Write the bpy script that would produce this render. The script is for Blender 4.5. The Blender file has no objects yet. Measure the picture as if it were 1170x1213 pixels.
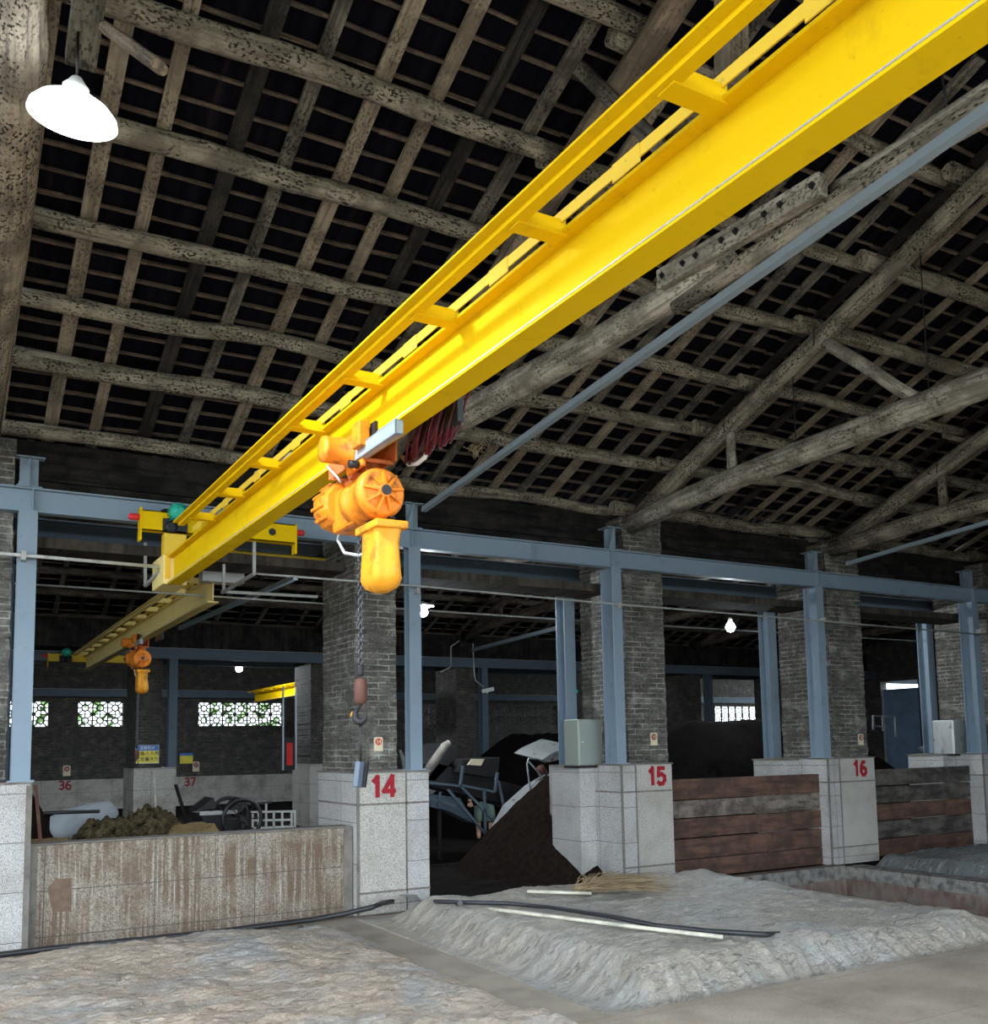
import bpy, bmesh, math, random
from mathutils import Vector, Matrix, noise
random.seed(7)
C = bpy.context.scene.collection
sc = bpy.context.scene
PI = math.pi

# ------------------------------------------------------------------ camera model
F, CX, CY, CZ = 1157.0, 585.0, 769.0, 1.6
def cam_axes():
    yaw, p, r = math.radians(59.87), math.radians(5.68), math.radians(-.985)
    def rot(v):
        x, y, z = v
        y, z = math.cos(p)*y + math.sin(p)*z, -math.sin(p)*y + math.cos(p)*z
        x, y = math.cos(r)*x - math.sin(r)*y, math.sin(r)*x + math.cos(r)*y
        return Vector((x, y, z))
    X = rot((math.sin(yaw), 0, math.cos(yaw)))
    Y = rot((-math.cos(yaw), 0, math.sin(yaw)))
    Z = rot((0, -1, 0))
    return Matrix((X, Y, Z))
MW = cam_axes()
def at(px, py, X=None, Y=None, Z=None):
    r = MW @ Vector(((px-CX)/F, (py-CY)/F, 1.0))
    if X is not None: t = X/r.x
    elif Y is not None: t = Y/r.y
    else: t = (Z-CZ)/r.z
    return Vector((0, 0, CZ)) + r*t

cam = bpy.data.cameras.new('camera'); co = bpy.data.objects.new('camera', cam); C.objects.link(co)
rm = Matrix((( MW[0][0], -MW[0][1], -MW[0][2]), (MW[1][0], -MW[1][1], -MW[1][2]), (MW[2][0], -MW[2][1], -MW[2][2])))
co.matrix_world = Matrix.Translation((0, 0, CZ)) @ rm.to_4x4()
cam.sensor_fit = 'HORIZONTAL'; cam.sensor_width = 36; cam.lens = F/1170*36
cam.shift_y = (CY-606.5)/1170; cam.clip_start = .05; cam.clip_end = 500
sc.camera = co

# ------------------------------------------------------------------ materials
def N(nt, t, **k):
    n = nt.nodes.new(t)
    for a, b in k.items():
        if hasattr(n, a): setattr(n, a, b)
        else: n.inputs[a.replace('_', ' ')].default_value = b
    return n
class Mat:
    def __init__(s, name, rough=.7, metal=0.0, spec=.5):
        s.m = bpy.data.materials.new(name); s.m.use_nodes = True
        s.nt = s.m.node_tree; s.b = s.nt.nodes['Principled BSDF']
        s.b.inputs['Roughness'].default_value = rough; s.b.inputs['Metallic'].default_value = metal
        s.b.inputs['Specular IOR Level'].default_value = spec
        s.tc = s.nt.nodes.new('ShaderNodeTexCoord')
        s.oi = s.nt.nodes.new('ShaderNodeObjectInfo')
    def link(s, a, b): s.nt.links.new(a, b)
    def coord(s, src='Object', scale=(1,1,1), rnd=True):
        v = s.tc.outputs[src]
        mp = N(s.nt, 'ShaderNodeMapping'); mp.inputs['Scale'].default_value = scale
        if rnd:
            mu = N(s.nt, 'ShaderNodeMath', operation='MULTIPLY'); mu.inputs[1].default_value = 37.
            s.link(s.oi.outputs['Random'], mu.inputs[0])
            va = N(s.nt, 'ShaderNodeVectorMath', operation='ADD'); s.link(v, va.inputs[0]); s.link(mu.outputs[0], va.inputs[1]); v = va.outputs[0]
        s.link(v, mp.inputs[0]); return mp.outputs[0]
    def noise(s, vec, scale=5, detail=4, rough=.6, dist=0):
        n = N(s.nt, 'ShaderNodeTexNoise'); n.inputs['Scale'].default_value = scale; n.inputs['Detail'].default_value = detail
        n.inputs['Roughness'].default_value = rough; n.inputs['Distortion'].default_value = dist
        s.link(vec, n.inputs['Vector']); return n.outputs['Fac']
    def ramp(s, fac, stops, interp='LINEAR'):
        r = N(s.nt, 'ShaderNodeValToRGB'); r.color_ramp.interpolation = interp
        el = r.color_ramp.elements
        while len(el) < len(stops): el.new(.5)
        for e, (p, c) in zip(el, stops):
            e.position = p; e.color = (*c, 1) if len(c) == 3 else c
        s.link(fac, r.inputs[0]); return r.outputs[0]
    def mix(s, fac, a, b, mode='MIX'):
        m = N(s.nt, 'ShaderNodeMix', data_type='RGBA', blend_type=mode)
        for i, v in ((0, fac), (6, a), (7, b)):
            if hasattr(v, 'node'): s.link(v, m.inputs[i])
            elif i == 0: m.inputs[0].default_value = v
            else: m.inputs[i].default_value = (*v, 1)
        return m.outputs[2]
    def color(s, c):
        if hasattr(c, 'node'): s.link(c, s.b.inputs['Base Color'])
        else: s.b.inputs['Base Color'].default_value = (*c, 1)
    def bump(s, h, strength=.3, dist=.01):
        b = N(s.nt, 'ShaderNodeBump'); b.inputs['Strength'].default_value = strength; b.inputs['Distance'].default_value = dist
        s.link(h, b.inputs['Height']); s.link(b.outputs[0], s.b.inputs['Normal'])
g = lambda v: (v, v, v)
def plain(name, c, rough=.6, metal=0, var=.25, scale=6, bump=.15, c2=None):
    m = Mat(name, rough, metal); v = m.coord('Object')
    n = m.noise(v, scale, 5)
    dark = c2 or tuple(x*(1-var*1.6) for x in c); lite = tuple(min(1, x*(1+var*.5)) for x in c)
    m.color(m.ramp(n, [(.3, dark), (.55, c), (.8, lite)])); m.bump(m.noise(v, scale*8, 3), bump, .005)
    return m.m
def wood(name, base, dark, spots=.5, rough=.9, grain=(26, 1.6)):
    m = Mat(name, rough, spec=.15); v = m.coord('UV', (grain[0], grain[1], 1)); v2 = m.coord('UV', (1, 1, 1))
    gr = m.noise(v, 1.0, 6, .65); bl = m.noise(v2, 3.5, 4, .6)
    c = m.ramp(gr, [(.34, dark), (.5, base), (.72, tuple(min(1, x*1.3) for x in base))])
    c = m.mix(m.ramp(bl, [(.42, g(0.0)), (.6, g(.75))]), c, dark)
    if spots:
        sp = m.noise(m.coord('UV', (58, 34, 1)), 1.0, 2, .5); ms = m.noise(m.coord('UV', (5, 3, 1)), 1.0, 2, .5)
        mm = N(m.nt, 'ShaderNodeMath', operation='MULTIPLY'); m.link(m.ramp(sp, [(.53, g(0)), (.60, g(spots*1.3))]), mm.inputs[0]); m.link(m.ramp(ms, [(.38, g(.15)), (.55, g(1))]), mm.inputs[1])
        c = m.mix(mm.outputs[0], c, tuple(x*.25 for x in dark))
    m.color(c); m.bump(gr, .5, .012); return m.m
M = {}
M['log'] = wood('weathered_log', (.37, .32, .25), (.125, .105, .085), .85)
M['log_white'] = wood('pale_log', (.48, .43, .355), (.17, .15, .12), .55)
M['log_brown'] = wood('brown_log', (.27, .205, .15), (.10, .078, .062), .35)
M['log_far'] = wood('dark_log', (.15, .12, .09), (.05, .04, .033), .5)  # darker log tone for the middle roof and rightmost front bay
M['board'] = wood('pale_board', (.34, .275, .205), (.15, .12, .09), .5, grain=(30, 1))
M['board_mid'] = wood('grey_board', (.20, .175, .145), (.05, .044, .038), .6, grain=(30, 1))
M['board_dark'] = wood('blackened_board', (.05, .043, .038), (.016, .014, .013), .3, grain=(30, 1))
M['batten'] = wood('thin_batten', (.17, .12, .09), (.055, .045, .04), .3, grain=(60, 1.5))
M['ledge'] = wood('dusty_ledge_timber', (.075, .062, .048), (.03, .026, .022), .2, grain=(14, 1.0))
M['lintel'] = wood('sooty_lintel_timber', (.035, .03, .027), (.008, .008, .008), .2, grain=(14, 1.0))
M['plank'] = wood('red_brown_plank', (.15, .082, .06), (.065, .045, .037), .1, grain=(14, 1.6))
M['plank_grey'] = wood('grey_crusted_plank', (.23, .19, .16), (.07, .055, .045), .3, grain=(9, 2))
M['plank_olive'] = wood('olive_grey_plank', (.13, .115, .10), (.045, .04, .035), .2, grain=(9, 2))

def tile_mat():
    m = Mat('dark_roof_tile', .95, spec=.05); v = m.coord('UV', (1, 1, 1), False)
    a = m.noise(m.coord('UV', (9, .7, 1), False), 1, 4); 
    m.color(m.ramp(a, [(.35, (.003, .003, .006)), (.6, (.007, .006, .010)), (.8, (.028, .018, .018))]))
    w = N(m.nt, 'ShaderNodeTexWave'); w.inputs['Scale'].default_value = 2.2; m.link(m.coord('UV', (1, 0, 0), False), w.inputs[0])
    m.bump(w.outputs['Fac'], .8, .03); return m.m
M['tile'] = tile_mat()
def brick_mat(name, c1, c2, mo, white=.0):
    m = Mat(name, .88); v = m.coord('UV', (1, 1, 1), False)
    dn = N(m.nt, 'ShaderNodeTexNoise'); dn.inputs['Scale'].default_value = 9; m.link(v, dn.inputs['Vector'])
    va = N(m.nt, 'ShaderNodeVectorMath', operation='MULTIPLY_ADD'); m.link(dn.outputs['Color'], va.inputs[0]); va.inputs[1].default_value = (.03, .022, 0); m.link(v, va.inputs[2])
    b = N(m.nt, 'ShaderNodeTexBrick'); b.inputs['Scale'].default_value = 1; b.inputs['Brick Width'].default_value = .245
    b.inputs['Row Height'].default_value = .064; b.inputs['Mortar Size'].default_value = .007; b.inputs['Mortar Smooth'].default_value = .3
    b.inputs['Color1'].default_value = (*c1, 1); b.inputs['Color2'].default_value = (*c2, 1); b.inputs['Mortar'].default_value = (*mo, 1)
    m.link(va.outputs[0], b.inputs['Vector'])
    n = m.noise(v, 4, 5); n2 = m.noise(v, 40, 3)
    mk = m.noise(v, 3.1, 5, .7)
    mc = m.mix(m.ramp(mk, [(.42, g(.15)), (.60, g(1))]), tuple(x*.55 for x in c1), mo)
    bc = m.mix(m.ramp(m.noise(m.coord('UV', (4.1, 15.6, 1), False), 1, 2), [(.35, g(0)), (.65, g(1))]), tuple(x*.6 for x in c1), c2)
    c = m.mix(b.outputs['Fac'], bc, mc)
    c = m.mix(m.ramp(n, [(.35, g(.6)), (.65, g(1.0))]), (.01, .01, .01), c)
    c = m.mix(m.ramp(n, [(.55, g(0)), (.7, g(.35+white))]), c, tuple(x*1.2 for x in mo))
    c = m.mix(m.ramp(n2, [(.6, g(0)), (.68, g(.5))]), c, mo)
    m.color(c)
    inv = N(m.nt, 'ShaderNodeMath', operation='MULTIPLY_ADD'); m.link(b.outputs['Fac'], inv.inputs[0]); inv.inputs[1].default_value = -1.; m.link(n2, inv.inputs[2])
    m.bump(inv.outputs[0], .7, .012); return m.m
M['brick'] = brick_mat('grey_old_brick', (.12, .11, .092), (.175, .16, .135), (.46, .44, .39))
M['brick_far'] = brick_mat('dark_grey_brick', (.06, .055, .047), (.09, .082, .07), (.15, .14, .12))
def granite_mat(name, tone=(.43, .415, .40), stain=(.22, .19, .15), st=.5, block=(.62, .42)):
    m = Mat(name, .75); v = m.coord('Object')
    sp = m.noise(v, 120, 2, .6); bl = m.noise(v, 2.3, 5)
    c = m.ramp(sp, [(.34, tuple(x*.42 for x in tone)), (.47, tone), (.62, tuple(min(1, x*1.35) for x in tone))])
    c = m.mix(m.ramp(bl, [(.45, g(0)), (.72, g(st))]), c, stain)
    br = N(m.nt, 'ShaderNodeTexBrick'); br.offset = 0; br.inputs['Scale'].default_value = 1; br.inputs['Brick Width'].default_value = block[0]*1.6
    br.inputs['Row Height'].default_value = block[1]; br.inputs['Mortar Size'].default_value = .004
    m.link(m.coord('UV', (1, 1, 1), False), br.inputs['Vector'])
    c = m.mix(br.outputs['Fac'], c, tuple(x*.35 for x in tone))
    m.color(c); m.bump(sp, .25, .004); return m.m
M['granite'] = granite_mat('speckled_granite')
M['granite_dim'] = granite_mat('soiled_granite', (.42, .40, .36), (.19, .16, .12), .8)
M['pad'] = granite_mat('plain_cement_facing', (.43, .405, .36), (.24, .21, .17), .5, (9, 9))
M['pad_dim'] = plain('grey_cement_crust', (.27, .255, .23), .9, var=.5, scale=9, bump=.6)
M['joint'] = plain('joint_cement', (.20, .18, .155), .9)
def lowwall_mat():
    m = Mat('drip_stained_granite', .8); v = m.coord('UV', (1, 1, 1), False)
    sp = m.noise(m.coord('Object'), 70, 2)
    dr = m.noise(m.coord('UV', (22, .8, 1), False), 1, 5, .7); big = m.noise(v, 1.6, 3)
    c = m.ramp(sp, [(.35, (.13, .105, .08)), (.5, (.28, .235, .185)), (.65, (.37, .325, .27))])
    msk = m.ramp(dr, [(.42, g(0)), (.52, g(.85))]); mk2 = m.ramp(big, [(.38, g(.1)), (.55, g(1))])
    mm = N(m.nt, 'ShaderNodeMath', operation='MULTIPLY'); m.link(msk, mm.inputs[0]); m.link(mk2, mm.inputs[1])
    c = m.mix(mm.outputs[0], c, (.12, .072, .042))
    dw = m.ramp(m.noise(m.coord('UV', (30, 1.1, 1), False), 1, 4, .7), [(.60, g(0)), (.68, g(.7))])
    c = m.mix(dw, c, (.50, .46, .40))
    br = N(m.nt, 'ShaderNodeTexBrick'); br.offset = 0; br.inputs['Scale'].default_value = 1; br.inputs['Brick Width'].default_value = .94
    br.inputs['Row Height'].default_value = .40; br.inputs['Mortar Size'].default_value = .004; m.link(v, br.inputs['Vector'])
    c = m.mix(br.outputs['Fac'], c, (.08, .07, .06)); m.color(c); m.bump(dr, .2, .004); return m.m
M['lowwall'] = lowwall_mat()
M['patch'] = plain('bare_brown_cement', (.20, .13, .09), .9)
def cement_mat():
    m = Mat('pit_wall_cement', .9); v = m.coord('UV', (1, 1, 1), False); n = m.noise(v, 3, 5)
    c = m.ramp(n, [(.3, (.10, .065, .05)), (.5, (.20, .125, .10)), (.7, (.28, .22, .19))])
    sp = m.noise(m.coord('UV', (8, 3, 1), False), 1, 4)
    c = m.mix(m.ramp(sp, [(.45, g(0)), (.6, g(.6))]), c, (.26, .235, .21))
    m.color(c); m.bump(m.noise(v, 25, 4), .5, .01); return m.m
M['pitwall'] = cement_mat()
def slab_mat():
    m = Mat('dusty_stone_slab_floor', .85); v = m.coord('UV', (1, 1, 1), False); n = m.noise(v, 1.3, 6, .65); f = m.noise(v, 60, 3)
    c = m.ramp(n, [(.3, (.235, .19, .145)), (.5, (.345, .285, .225)), (.72, (.45, .385, .31))])
    c = m.mix(m.ramp(f, [(.5, g(0)), (.65, g(.35))]), c, (.14, .12, .10))
    br = N(m.nt, 'ShaderNodeTexBrick'); br.inputs['Scale'].default_value = 1; br.inputs['Brick Width'].default_value = 1.9
    br.inputs['Row Height'].default_value = .95; br.inputs['Mortar Size'].default_value = .004; m.link(v, br.inputs['Vector'])
    c = m.mix(br.outputs['Fac'], c, (.22, .19, .155)); m.color(c); m.bump(f, .3, .006); return m.m
M['slab'] = slab_mat()
def soil_mat(name, a, b, sc_=14, rough=.95):
    m = Mat(name, rough, spec=.04); v = m.coord('Object'); n = m.noise(v, sc_, 6, .7); f = m.noise(v, sc_*6, 3, .6)
    c = m.ramp(n, [(.35, a), (.7, b)]); c = m.mix(m.ramp(f, [(.66, g(0)), (.74, g(.6))]), c, tuple(min(1, x*5) for x in b))
    m.color(c); m.bump(f, .9, .02); return m.m
M['mud'] = plain('muddy_cement', (.36, .31, .25), .9, var=.2, scale=3)
M['compost'] = soil_mat('black_compost', (.003, .002, .002), (.008, .006, .006))
M['compost_brown'] = soil_mat('brown_black_compost', (.008, .005, .004), (.028, .018, .014))
M['straw_dark'] = soil_mat('dark_matted_straw', (.004, .004, .004), (.17, .13, .07), 11)
M['bran'] = soil_mat('ochre_bran', (.20, .14, .065), (.33, .24, .12), 5)
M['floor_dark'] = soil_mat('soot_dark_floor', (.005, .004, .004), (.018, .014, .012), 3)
def tarp_mat(name, tan, grey, white, gl=.45, ws=1.0):
    m = Mat(name, gl, spec=.5); v = m.coord('Object', rnd=False)
    a = m.noise(v, 1.1, 5, .6, .6); w = m.noise(m.coord('Object', (4, 17, 6), False), 1.6, 7, .72, 1.0); s = m.noise(m.coord('Object', (1, 3, 1), False), 4.5, 7, .78, .8)
    c = m.ramp(a, [(.36, grey), (.54, tan), (.7, tuple(x*1.1 for x in tan))])
    c = m.mix(m.ramp(w, [(.38, g(.85)), (.48, g(0))]), c, tuple(x*.42 for x in tan))  # dark crevice lines painted into the low wrinkles, as fold shade
    c = m.mix(m.ramp(s, [(.52, g(0)), (.68, g(.6*ws))]), c, white)
    m.color(c)
    ad = N(m.nt, 'ShaderNodeMath', operation='ADD'); m.link(w, ad.inputs[0]); m.link(m.noise(v, 30, 5, .75, .6), ad.inputs[1])
    m.bump(ad.outputs[0], 1.0, .04); return m.m
M['tarp'] = tarp_mat('mud_stained_plastic_tarp', (.62, .49, .38), (.50, .48, .455), (.80, .78, .74))
M['tarp2'] = tarp_mat('grey_mud_plastic_tarp', (.53, .465, .385), (.49, .475, .44), (.74, .74, .71))
M['tarp3'] = tarp_mat('grey_blue_plastic_tarp', (.20, .20, .19), (.24, .26, .28), (.62, .68, .72), .3, 1.3)
def paint(name, c, rough=.35, dirt=.35, dc=(.12, .07, .03), sc_=5, metal=0, th=.58, spec=.3):
    m = Mat(name, rough, metal, spec); v = m.coord('Object'); n = m.noise(v, sc_, 6, .7); f = m.noise(v, sc_*7, 3)
    cc = m.mix(m.ramp(n, [(th, g(0)), (th+.14, g(dirt))]), c, dc)
    cc = m.mix(m.ramp(f, [(.68, g(0)), (.72, g(dirt*.9))]), cc, tuple(x*.4 for x in dc)); m.color(cc)
    m.link(m.ramp(n, [(.3, g(rough*.8)), (.8, g(min(1, rough*1.7)))]), m.b.inputs['Roughness']); m.bump(f, .05, .002); return m.m
M['yellow'] = paint('yellow_crane_paint', (.78, .49, .001), .6, .2, spec=.12)
M['yellow_old'] = paint('faded_yellow_paint', (.80, .52, .04), .5, .5, (.35, .27, .12))
M['yellow_pale'] = paint('bleached_yellow_paint', (.88, .70, .27), .6, .35, (.50, .38, .18))
M['orange'] = paint('orange_hoist_paint', (.84, .25, .015), .38, .75, (.16, .06, .02), 13, th=.50)
M['orange_rust'] = paint('rusty_orange_paint', (.62, .17, .05), .5, .7, (.12, .05, .03), 12)
M['bag'] = paint('orange_chain_bag', (.84, .34, .02), .45, .75, (.30, .11, .02), 9, th=.50)
M['green'] = paint('green_motor_paint', (.03, .42, .30), .35, .3)
M['red'] = paint('red_rubber', (.65, .03, .03), .45, .2)
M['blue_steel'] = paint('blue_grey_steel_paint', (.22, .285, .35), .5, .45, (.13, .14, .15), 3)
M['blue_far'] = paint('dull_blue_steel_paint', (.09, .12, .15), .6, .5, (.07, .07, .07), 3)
M['galv'] = paint('galvanised_steel', (.45, .48, .50), .4, .5, (.22, .21, .20), 14, .6)
M['galv_dull'] = paint('dull_galvanised', (.42, .42, .40), .55, .5, (.2, .19, .17), 10, .3)
M['angle'] = paint('grey_angle_steel', (.30, .37, .42), .4, .6, (.34, .33, .31), 20, .2, .5)
M['silver'] = paint('silver_sheet_metal', (.72, .74, .74), .28, .2, (.4, .4, .4), 5, .7)
M['cabinet'] = paint('grey_green_enamel', (.36, .40, .35), .3, .25, (.24, .25, .22), 4, .3)
M['iron'] = paint('dark_iron', (.035, .035, .037), .45, .5, (.10, .04, .02), 16, .6)
M['chain'] = paint('chain_steel', (.10, .10, .11), .3, .4, (.06, .04, .03), 20, .9)
M['rust'] = paint('rust_red_steel', (.12, .055, .04), .6, .6, (.09, .05, .035), 14, .3)
M['black'] = plain('black_rubber', (.012, .012, .013), .45)
M['blackhose'] = plain('black_hose_rubber', (.03, .03, .033), .4)
M['cable_red'] = plain('dark_red_cable', (.10, .004, .010), .4)
M['cable_grey'] = plain('grey_white_conduit', (.55, .55, .53), .5)
M['pendant'] = plain('blue_grey_plastic', (.085, .11, .15), .4)
M['white'] = plain('white_plastic', (.72, .72, .70), .5, var=.08)
M['cream'] = plain('cream_plate', (.70, .60, .42), .5, var=.15)
M['redpaint'] = plain('red_stencil_paint', (.34, .004, .014), .7, var=.15, scale=20)
M['redlight'] = plain('red_disc_paint', (.62, .06, .035), .6, var=.1)
M['wornred'] = plain('worn_red_paint', (.30, .03, .045), .8, var=.2, scale=20)
M['blue_sign'] = plain('blue_sign_enamel', (.02, .14, .50), .4, var=.1)
M['yellow_sign'] = plain('yellow_sign_enamel', (.80, .66, .04), .4, var=.1)
M['ink'] = plain('black_ink', (.02, .02, .02), .6)
M['twig'] = plain('dry_twig', (.40, .29, .165), .9)
M['bamboo'] = plain('pale_pole', (.66, .62, .50), .6)
M['sack'] = plain('white_woven_sack', (.26, .28, .30), .9, var=.1)
M['skin'] = plain('skin', (.55, .32, .22), .6, var=.05)
M['cloth_green'] = plain('grey_green_cloth', (.13, .19, .16), .9)
M['cloth_dark'] = plain('dark_cloth', (.05, .045, .055), .9, var=.6, scale=14)
M['hair'] = plain('black_hair', (.01, .01, .01), .7)
M['leaf'] = plain('green_foliage', (.14, .26, .06), .7, var=.6, scale=9)
M['turq'] = plain('turquoise_glow_paint', (.02, .50, .48), .5, var=.1)
M['bluesheet'] = plain('pale_blue_sheet', (.20, .30, .44), .7, var=.15, scale=3)
M['lattice'] = plain('lattice_block_cement', (.10, .10, .09), .9)
M['grass'] = plain('outside_ground', (.16, .17, .11), .95)
def emit(name, col, s):
    m = bpy.data.materials.new(name); m.use_nodes = True; b = m.node_tree.nodes['Principled BSDF']
    b.inputs['Base Color'].default_value = (*col, 1); b.inputs['Emission Color'].default_value = (*col, 1); b.inputs['Emission Strength'].default_value = s
    return m
M['bulb'] = emit('lit_bulb_glass', (.85, .94, 1.0), 30)
M['bulb_far'] = emit('lit_small_bulb', (.85, .95, 1.0), 26)
M['lampshade'] = emit('glowing_white_shade', (.85, .92, .95), 1.2)

# ------------------------------------------------------------------ mesh building
LOC = {}
class MB:
    def __init__(s):
        s.bm = bmesh.new(); s.uv = s.bm.loops.layers.uv.new('uv'); s.cu = s.bm.faces.layers.int.new('cu'); s.mats = []
        s.mi = 0; s.sm = s.bm.faces.layers.int.new('sm')
    def face(s, vs, uvs=None, smooth=False):
        try: f = s.bm.faces.new(vs)
        except ValueError: return None
        f.material_index = s.mi
        if uvs:
            f[s.cu] = 1
            for l, u in zip(f.loops, uvs): l[s.uv].uv = u
        f.smooth = smooth; return f
    def box(s, x0, x1, y0, y1, z0, z1):
        p = [s.bm.verts.new(v) for v in ((x0,y0,z0),(x1,y0,z0),(x1,y1,z0),(x0,y1,z0),(x0,y0,z1),(x1,y0,z1),(x1,y1,z1),(x0,y1,z1))]
        for q in ((0,3,2,1),(4,5,6,7),(0,1,5,4),(1,2,6,5),(2,3,7,6),(3,0,4,7)): s.face([p[i] for i in q])
        return s
    def beam(s, a, b, w, h, up=(0,0,1), h2=None):
        a, b = Vector(a), Vector(b); d = (b-a); L = d.length; d.normalize()
        sd = d.cross(Vector(up)); 
        if sd.length < 1e-4: sd = d.cross(Vector((1,0,0)))
        sd.normalize(); u = sd.cross(d)
        hh = h if h2 is None else h2
        r = []
        for c, k in ((a, h), (b, hh)):
            r.append([s.bm.verts.new(c+sd*w/2*i+u*k/2*j) for i, j in ((-1,-1),(1,-1),(1,1),(-1,1))])
        q0 = 0
        for i in range(4):
            j = (i+1) % 4; e = w if i % 2 == 0 else h
            s.face([r[0][i], r[0][j], r[1][j], r[1][i]], [(q0, 0), (q0+e, 0), (q0+e, L), (q0, L)]); q0 += e
        s.face(r[0][::-1], [(0,0),(w,0),(w,h),(0,h)]); s.face(r[1], [(0,0),(w,0),(w,h),(0,h)])
        return s
    def tube(s, pts, rad, n=12, rough=0, seed=0, cap=True, closed=False):
        pts = [Vector(p) for p in pts]; m = len(pts)
        if not isinstance(rad, (list, tuple)): rad = [rad]*m
        rings = []; L = 0; ls = []
        d0 = (pts[1]-pts[0]).normalized(); ref = Vector((0,0,1)) if abs(d0.z) < .9 else Vector((1,0,0))
        sd = d0.cross(ref).normalized()
        for i, p in enumerate(pts):
            if closed: d = (pts[(i+1) % m]-pts[i-1])
            else: d = (pts[min(i+1, m-1)]-pts[max(i-1, 0)])
            d.normalize(); sd = (sd - d*sd.dot(d)).normalized(); u = d.cross(sd)
            if i: L += (p-pts[i-1]).length
            ls.append(L); ring = []
            for k in range(n):
                a = 2*PI*k/n; v = sd*math.cos(a)+u*math.sin(a); r = rad[i]
                if rough: r *= 1+rough*noise.noise(Vector((seed*3.1+v.x*1.3, v.y*1.3+L*2.2, v.z*1.3+L*2.2)))
                ring.append(s.bm.verts.new(p+v*r))
            rings.append(ring)
        R = max(rad)
        for i in range(m if closed else m-1):
            A, B = rings[i], rings[(i+1) % m]; l0 = ls[i]; l1 = ls[i+1] if i+1 < m else ls[i]+.02
            for k in range(n):
                j = (k+1) % n; u0 = k/n*2*PI*R; u1 = (k+1)/n*2*PI*R
                s.face([A[k], A[j], B[j], B[k]], [(u0,l0),(u1,l0),(u1,l1),(u0,l1)], True)
        if cap and not closed:
            s.face(rings[0][::-1]); s.face(rings[-1])
        return s
    def cyl(s, a, b, r, r2=None, n=20): return s.tube([a, b], [r, r if r2 is None else r2], n)
    def lathe(s, prof, c, axis=(0,0,1), n=24):
        # prof: list of (r, t) along axis
        ax = Vector(axis).normalized(); ref = Vector((1,0,0)) if abs(ax.x) < .9 else Vector((0,1,0))
        sd = ax.cross(ref).normalized(); u = ax.cross(sd); c = Vector(c); rings = []
        for r, t in prof:
            rings.append([s.bm.verts.new(c+ax*t+(sd*math.cos(2*PI*k/n)+u*math.sin(2*PI*k/n))*max(r, .0005)) for k in range(n)])
        for A, B in zip(rings, rings[1:]):
            for k in range(n): s.face([A[k], A[(k+1) % n], B[(k+1) % n], B[k]], None, True)
        s.face(rings[0][::-1]); s.face(rings[-1]); return s
    def poly(s, pts, ext):
        pts = [Vector(p) for p in pts]; e = Vector(ext)
        A = [s.bm.verts.new(p) for p in pts]; B = [s.bm.verts.new(p+e) for p in pts]; n = len(pts)
        s.face(A[::-1]); s.face(B)
        for i in range(n): s.face([A[i], A[(i+1) % n], B[(i+1) % n], B[i]])
        return s
    def grid(s, x0, x1, y0, y1, nx, ny, f, smooth=True, base=None):
        V = [[s.bm.verts.new((x0+(x1-x0)*i/nx, y0+(y1-y0)*j/ny, f(x0+(x1-x0)*i/nx, y0+(y1-y0)*j/ny))) for j in range(ny+1)] for i in range(nx+1)]
        for i in range(nx):
            for j in range(ny): s.face([V[i][j], V[i+1][j], V[i+1][j+1], V[i][j+1]], None, smooth)
        if base is not None:
            bd = [V[i][0] for i in range(nx+1)]+[V[nx][j] for j in range(1, ny+1)]+[V[i][ny] for i in range(nx-1, -1, -1)]+[V[0][j] for j in range(ny-1, 0, -1)]
            lo = [s.bm.verts.new((v.co.x, v.co.y, base)) for v in bd]; n = len(bd)
            for i in range(n): s.face([lo[i], lo[(i+1) % n], bd[(i+1) % n], bd[i]])
            s.face(lo[::-1])
        return s
    def build(s, name, mat, parent=None, origin=None, bevel=0):
        bm = s.bm
        bmesh.ops.recalc_face_normals(bm, faces=bm.faces[:])
        for f in bm.faces:
            if f[s.cu]: continue
            n = f.normal; a = [abs(n.x), abs(n.y), abs(n.z)]; k = a.index(max(a))
            for l in f.loops:
                c = l.vert.co; l[s.uv].uv = ((c.y, c.z), (c.x, c.z), (c.x, c.y))[k]
        me = bpy.data.meshes.new(name)
        if parent is not None: off = LOC[parent]
        elif origin is not None: off = Vector(origin)
        else:
            lo = Vector([min(v.co[i] for v in bm.verts) for i in range(3)]); hi = Vector([max(v.co[i] for v in bm.verts) for i in range(3)])
            off = Vector(((lo.x+hi.x)/2, (lo.y+hi.y)/2, lo.z))
        for v in bm.verts: v.co -= off
        bm.to_mesh(me); bm.free()
        for mm in (mat if isinstance(mat, (list, tuple)) else [mat]): me.materials.append(M[mm] if isinstance(mm, str) else mm)
        o = bpy.data.objects.new(name, me); C.objects.link(o)
        if parent is not None: o.parent = parent; LOC[o] = LOC[parent]
        else: o.location = off; LOC[o] = off
        if bevel:
            b = o.modifiers.new('bevel', 'BEVEL'); b.width = bevel; b.segments = 2; b.limit_method = 'ANGLE'
        return o
def tag(o, label=None, cat=None, group=None, kind=None):
    if label: o['label'] = label
    if cat: o['category'] = cat
    if group: o['group'] = group
    if kind: o['kind'] = kind
    return o
def thing(name, label, cat, loc, group=None):
    o = bpy.data.objects.new(name, None); C.objects.link(o); o.location = loc; o.empty_display_size = .1; LOC[o] = Vector(loc)
    return tag(o, label, cat, group)
def struct(o, label=None, cat=None): return tag(o, label, cat, kind='structure')
def copy_tree(o, loc=None, parent=None):
    c = o.copy(); C.objects.link(c)
    if parent is not None: c.parent = parent
    if loc is not None: c.location = loc
    for ch in o.children: copy_tree(ch, None, c)
    return c
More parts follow.
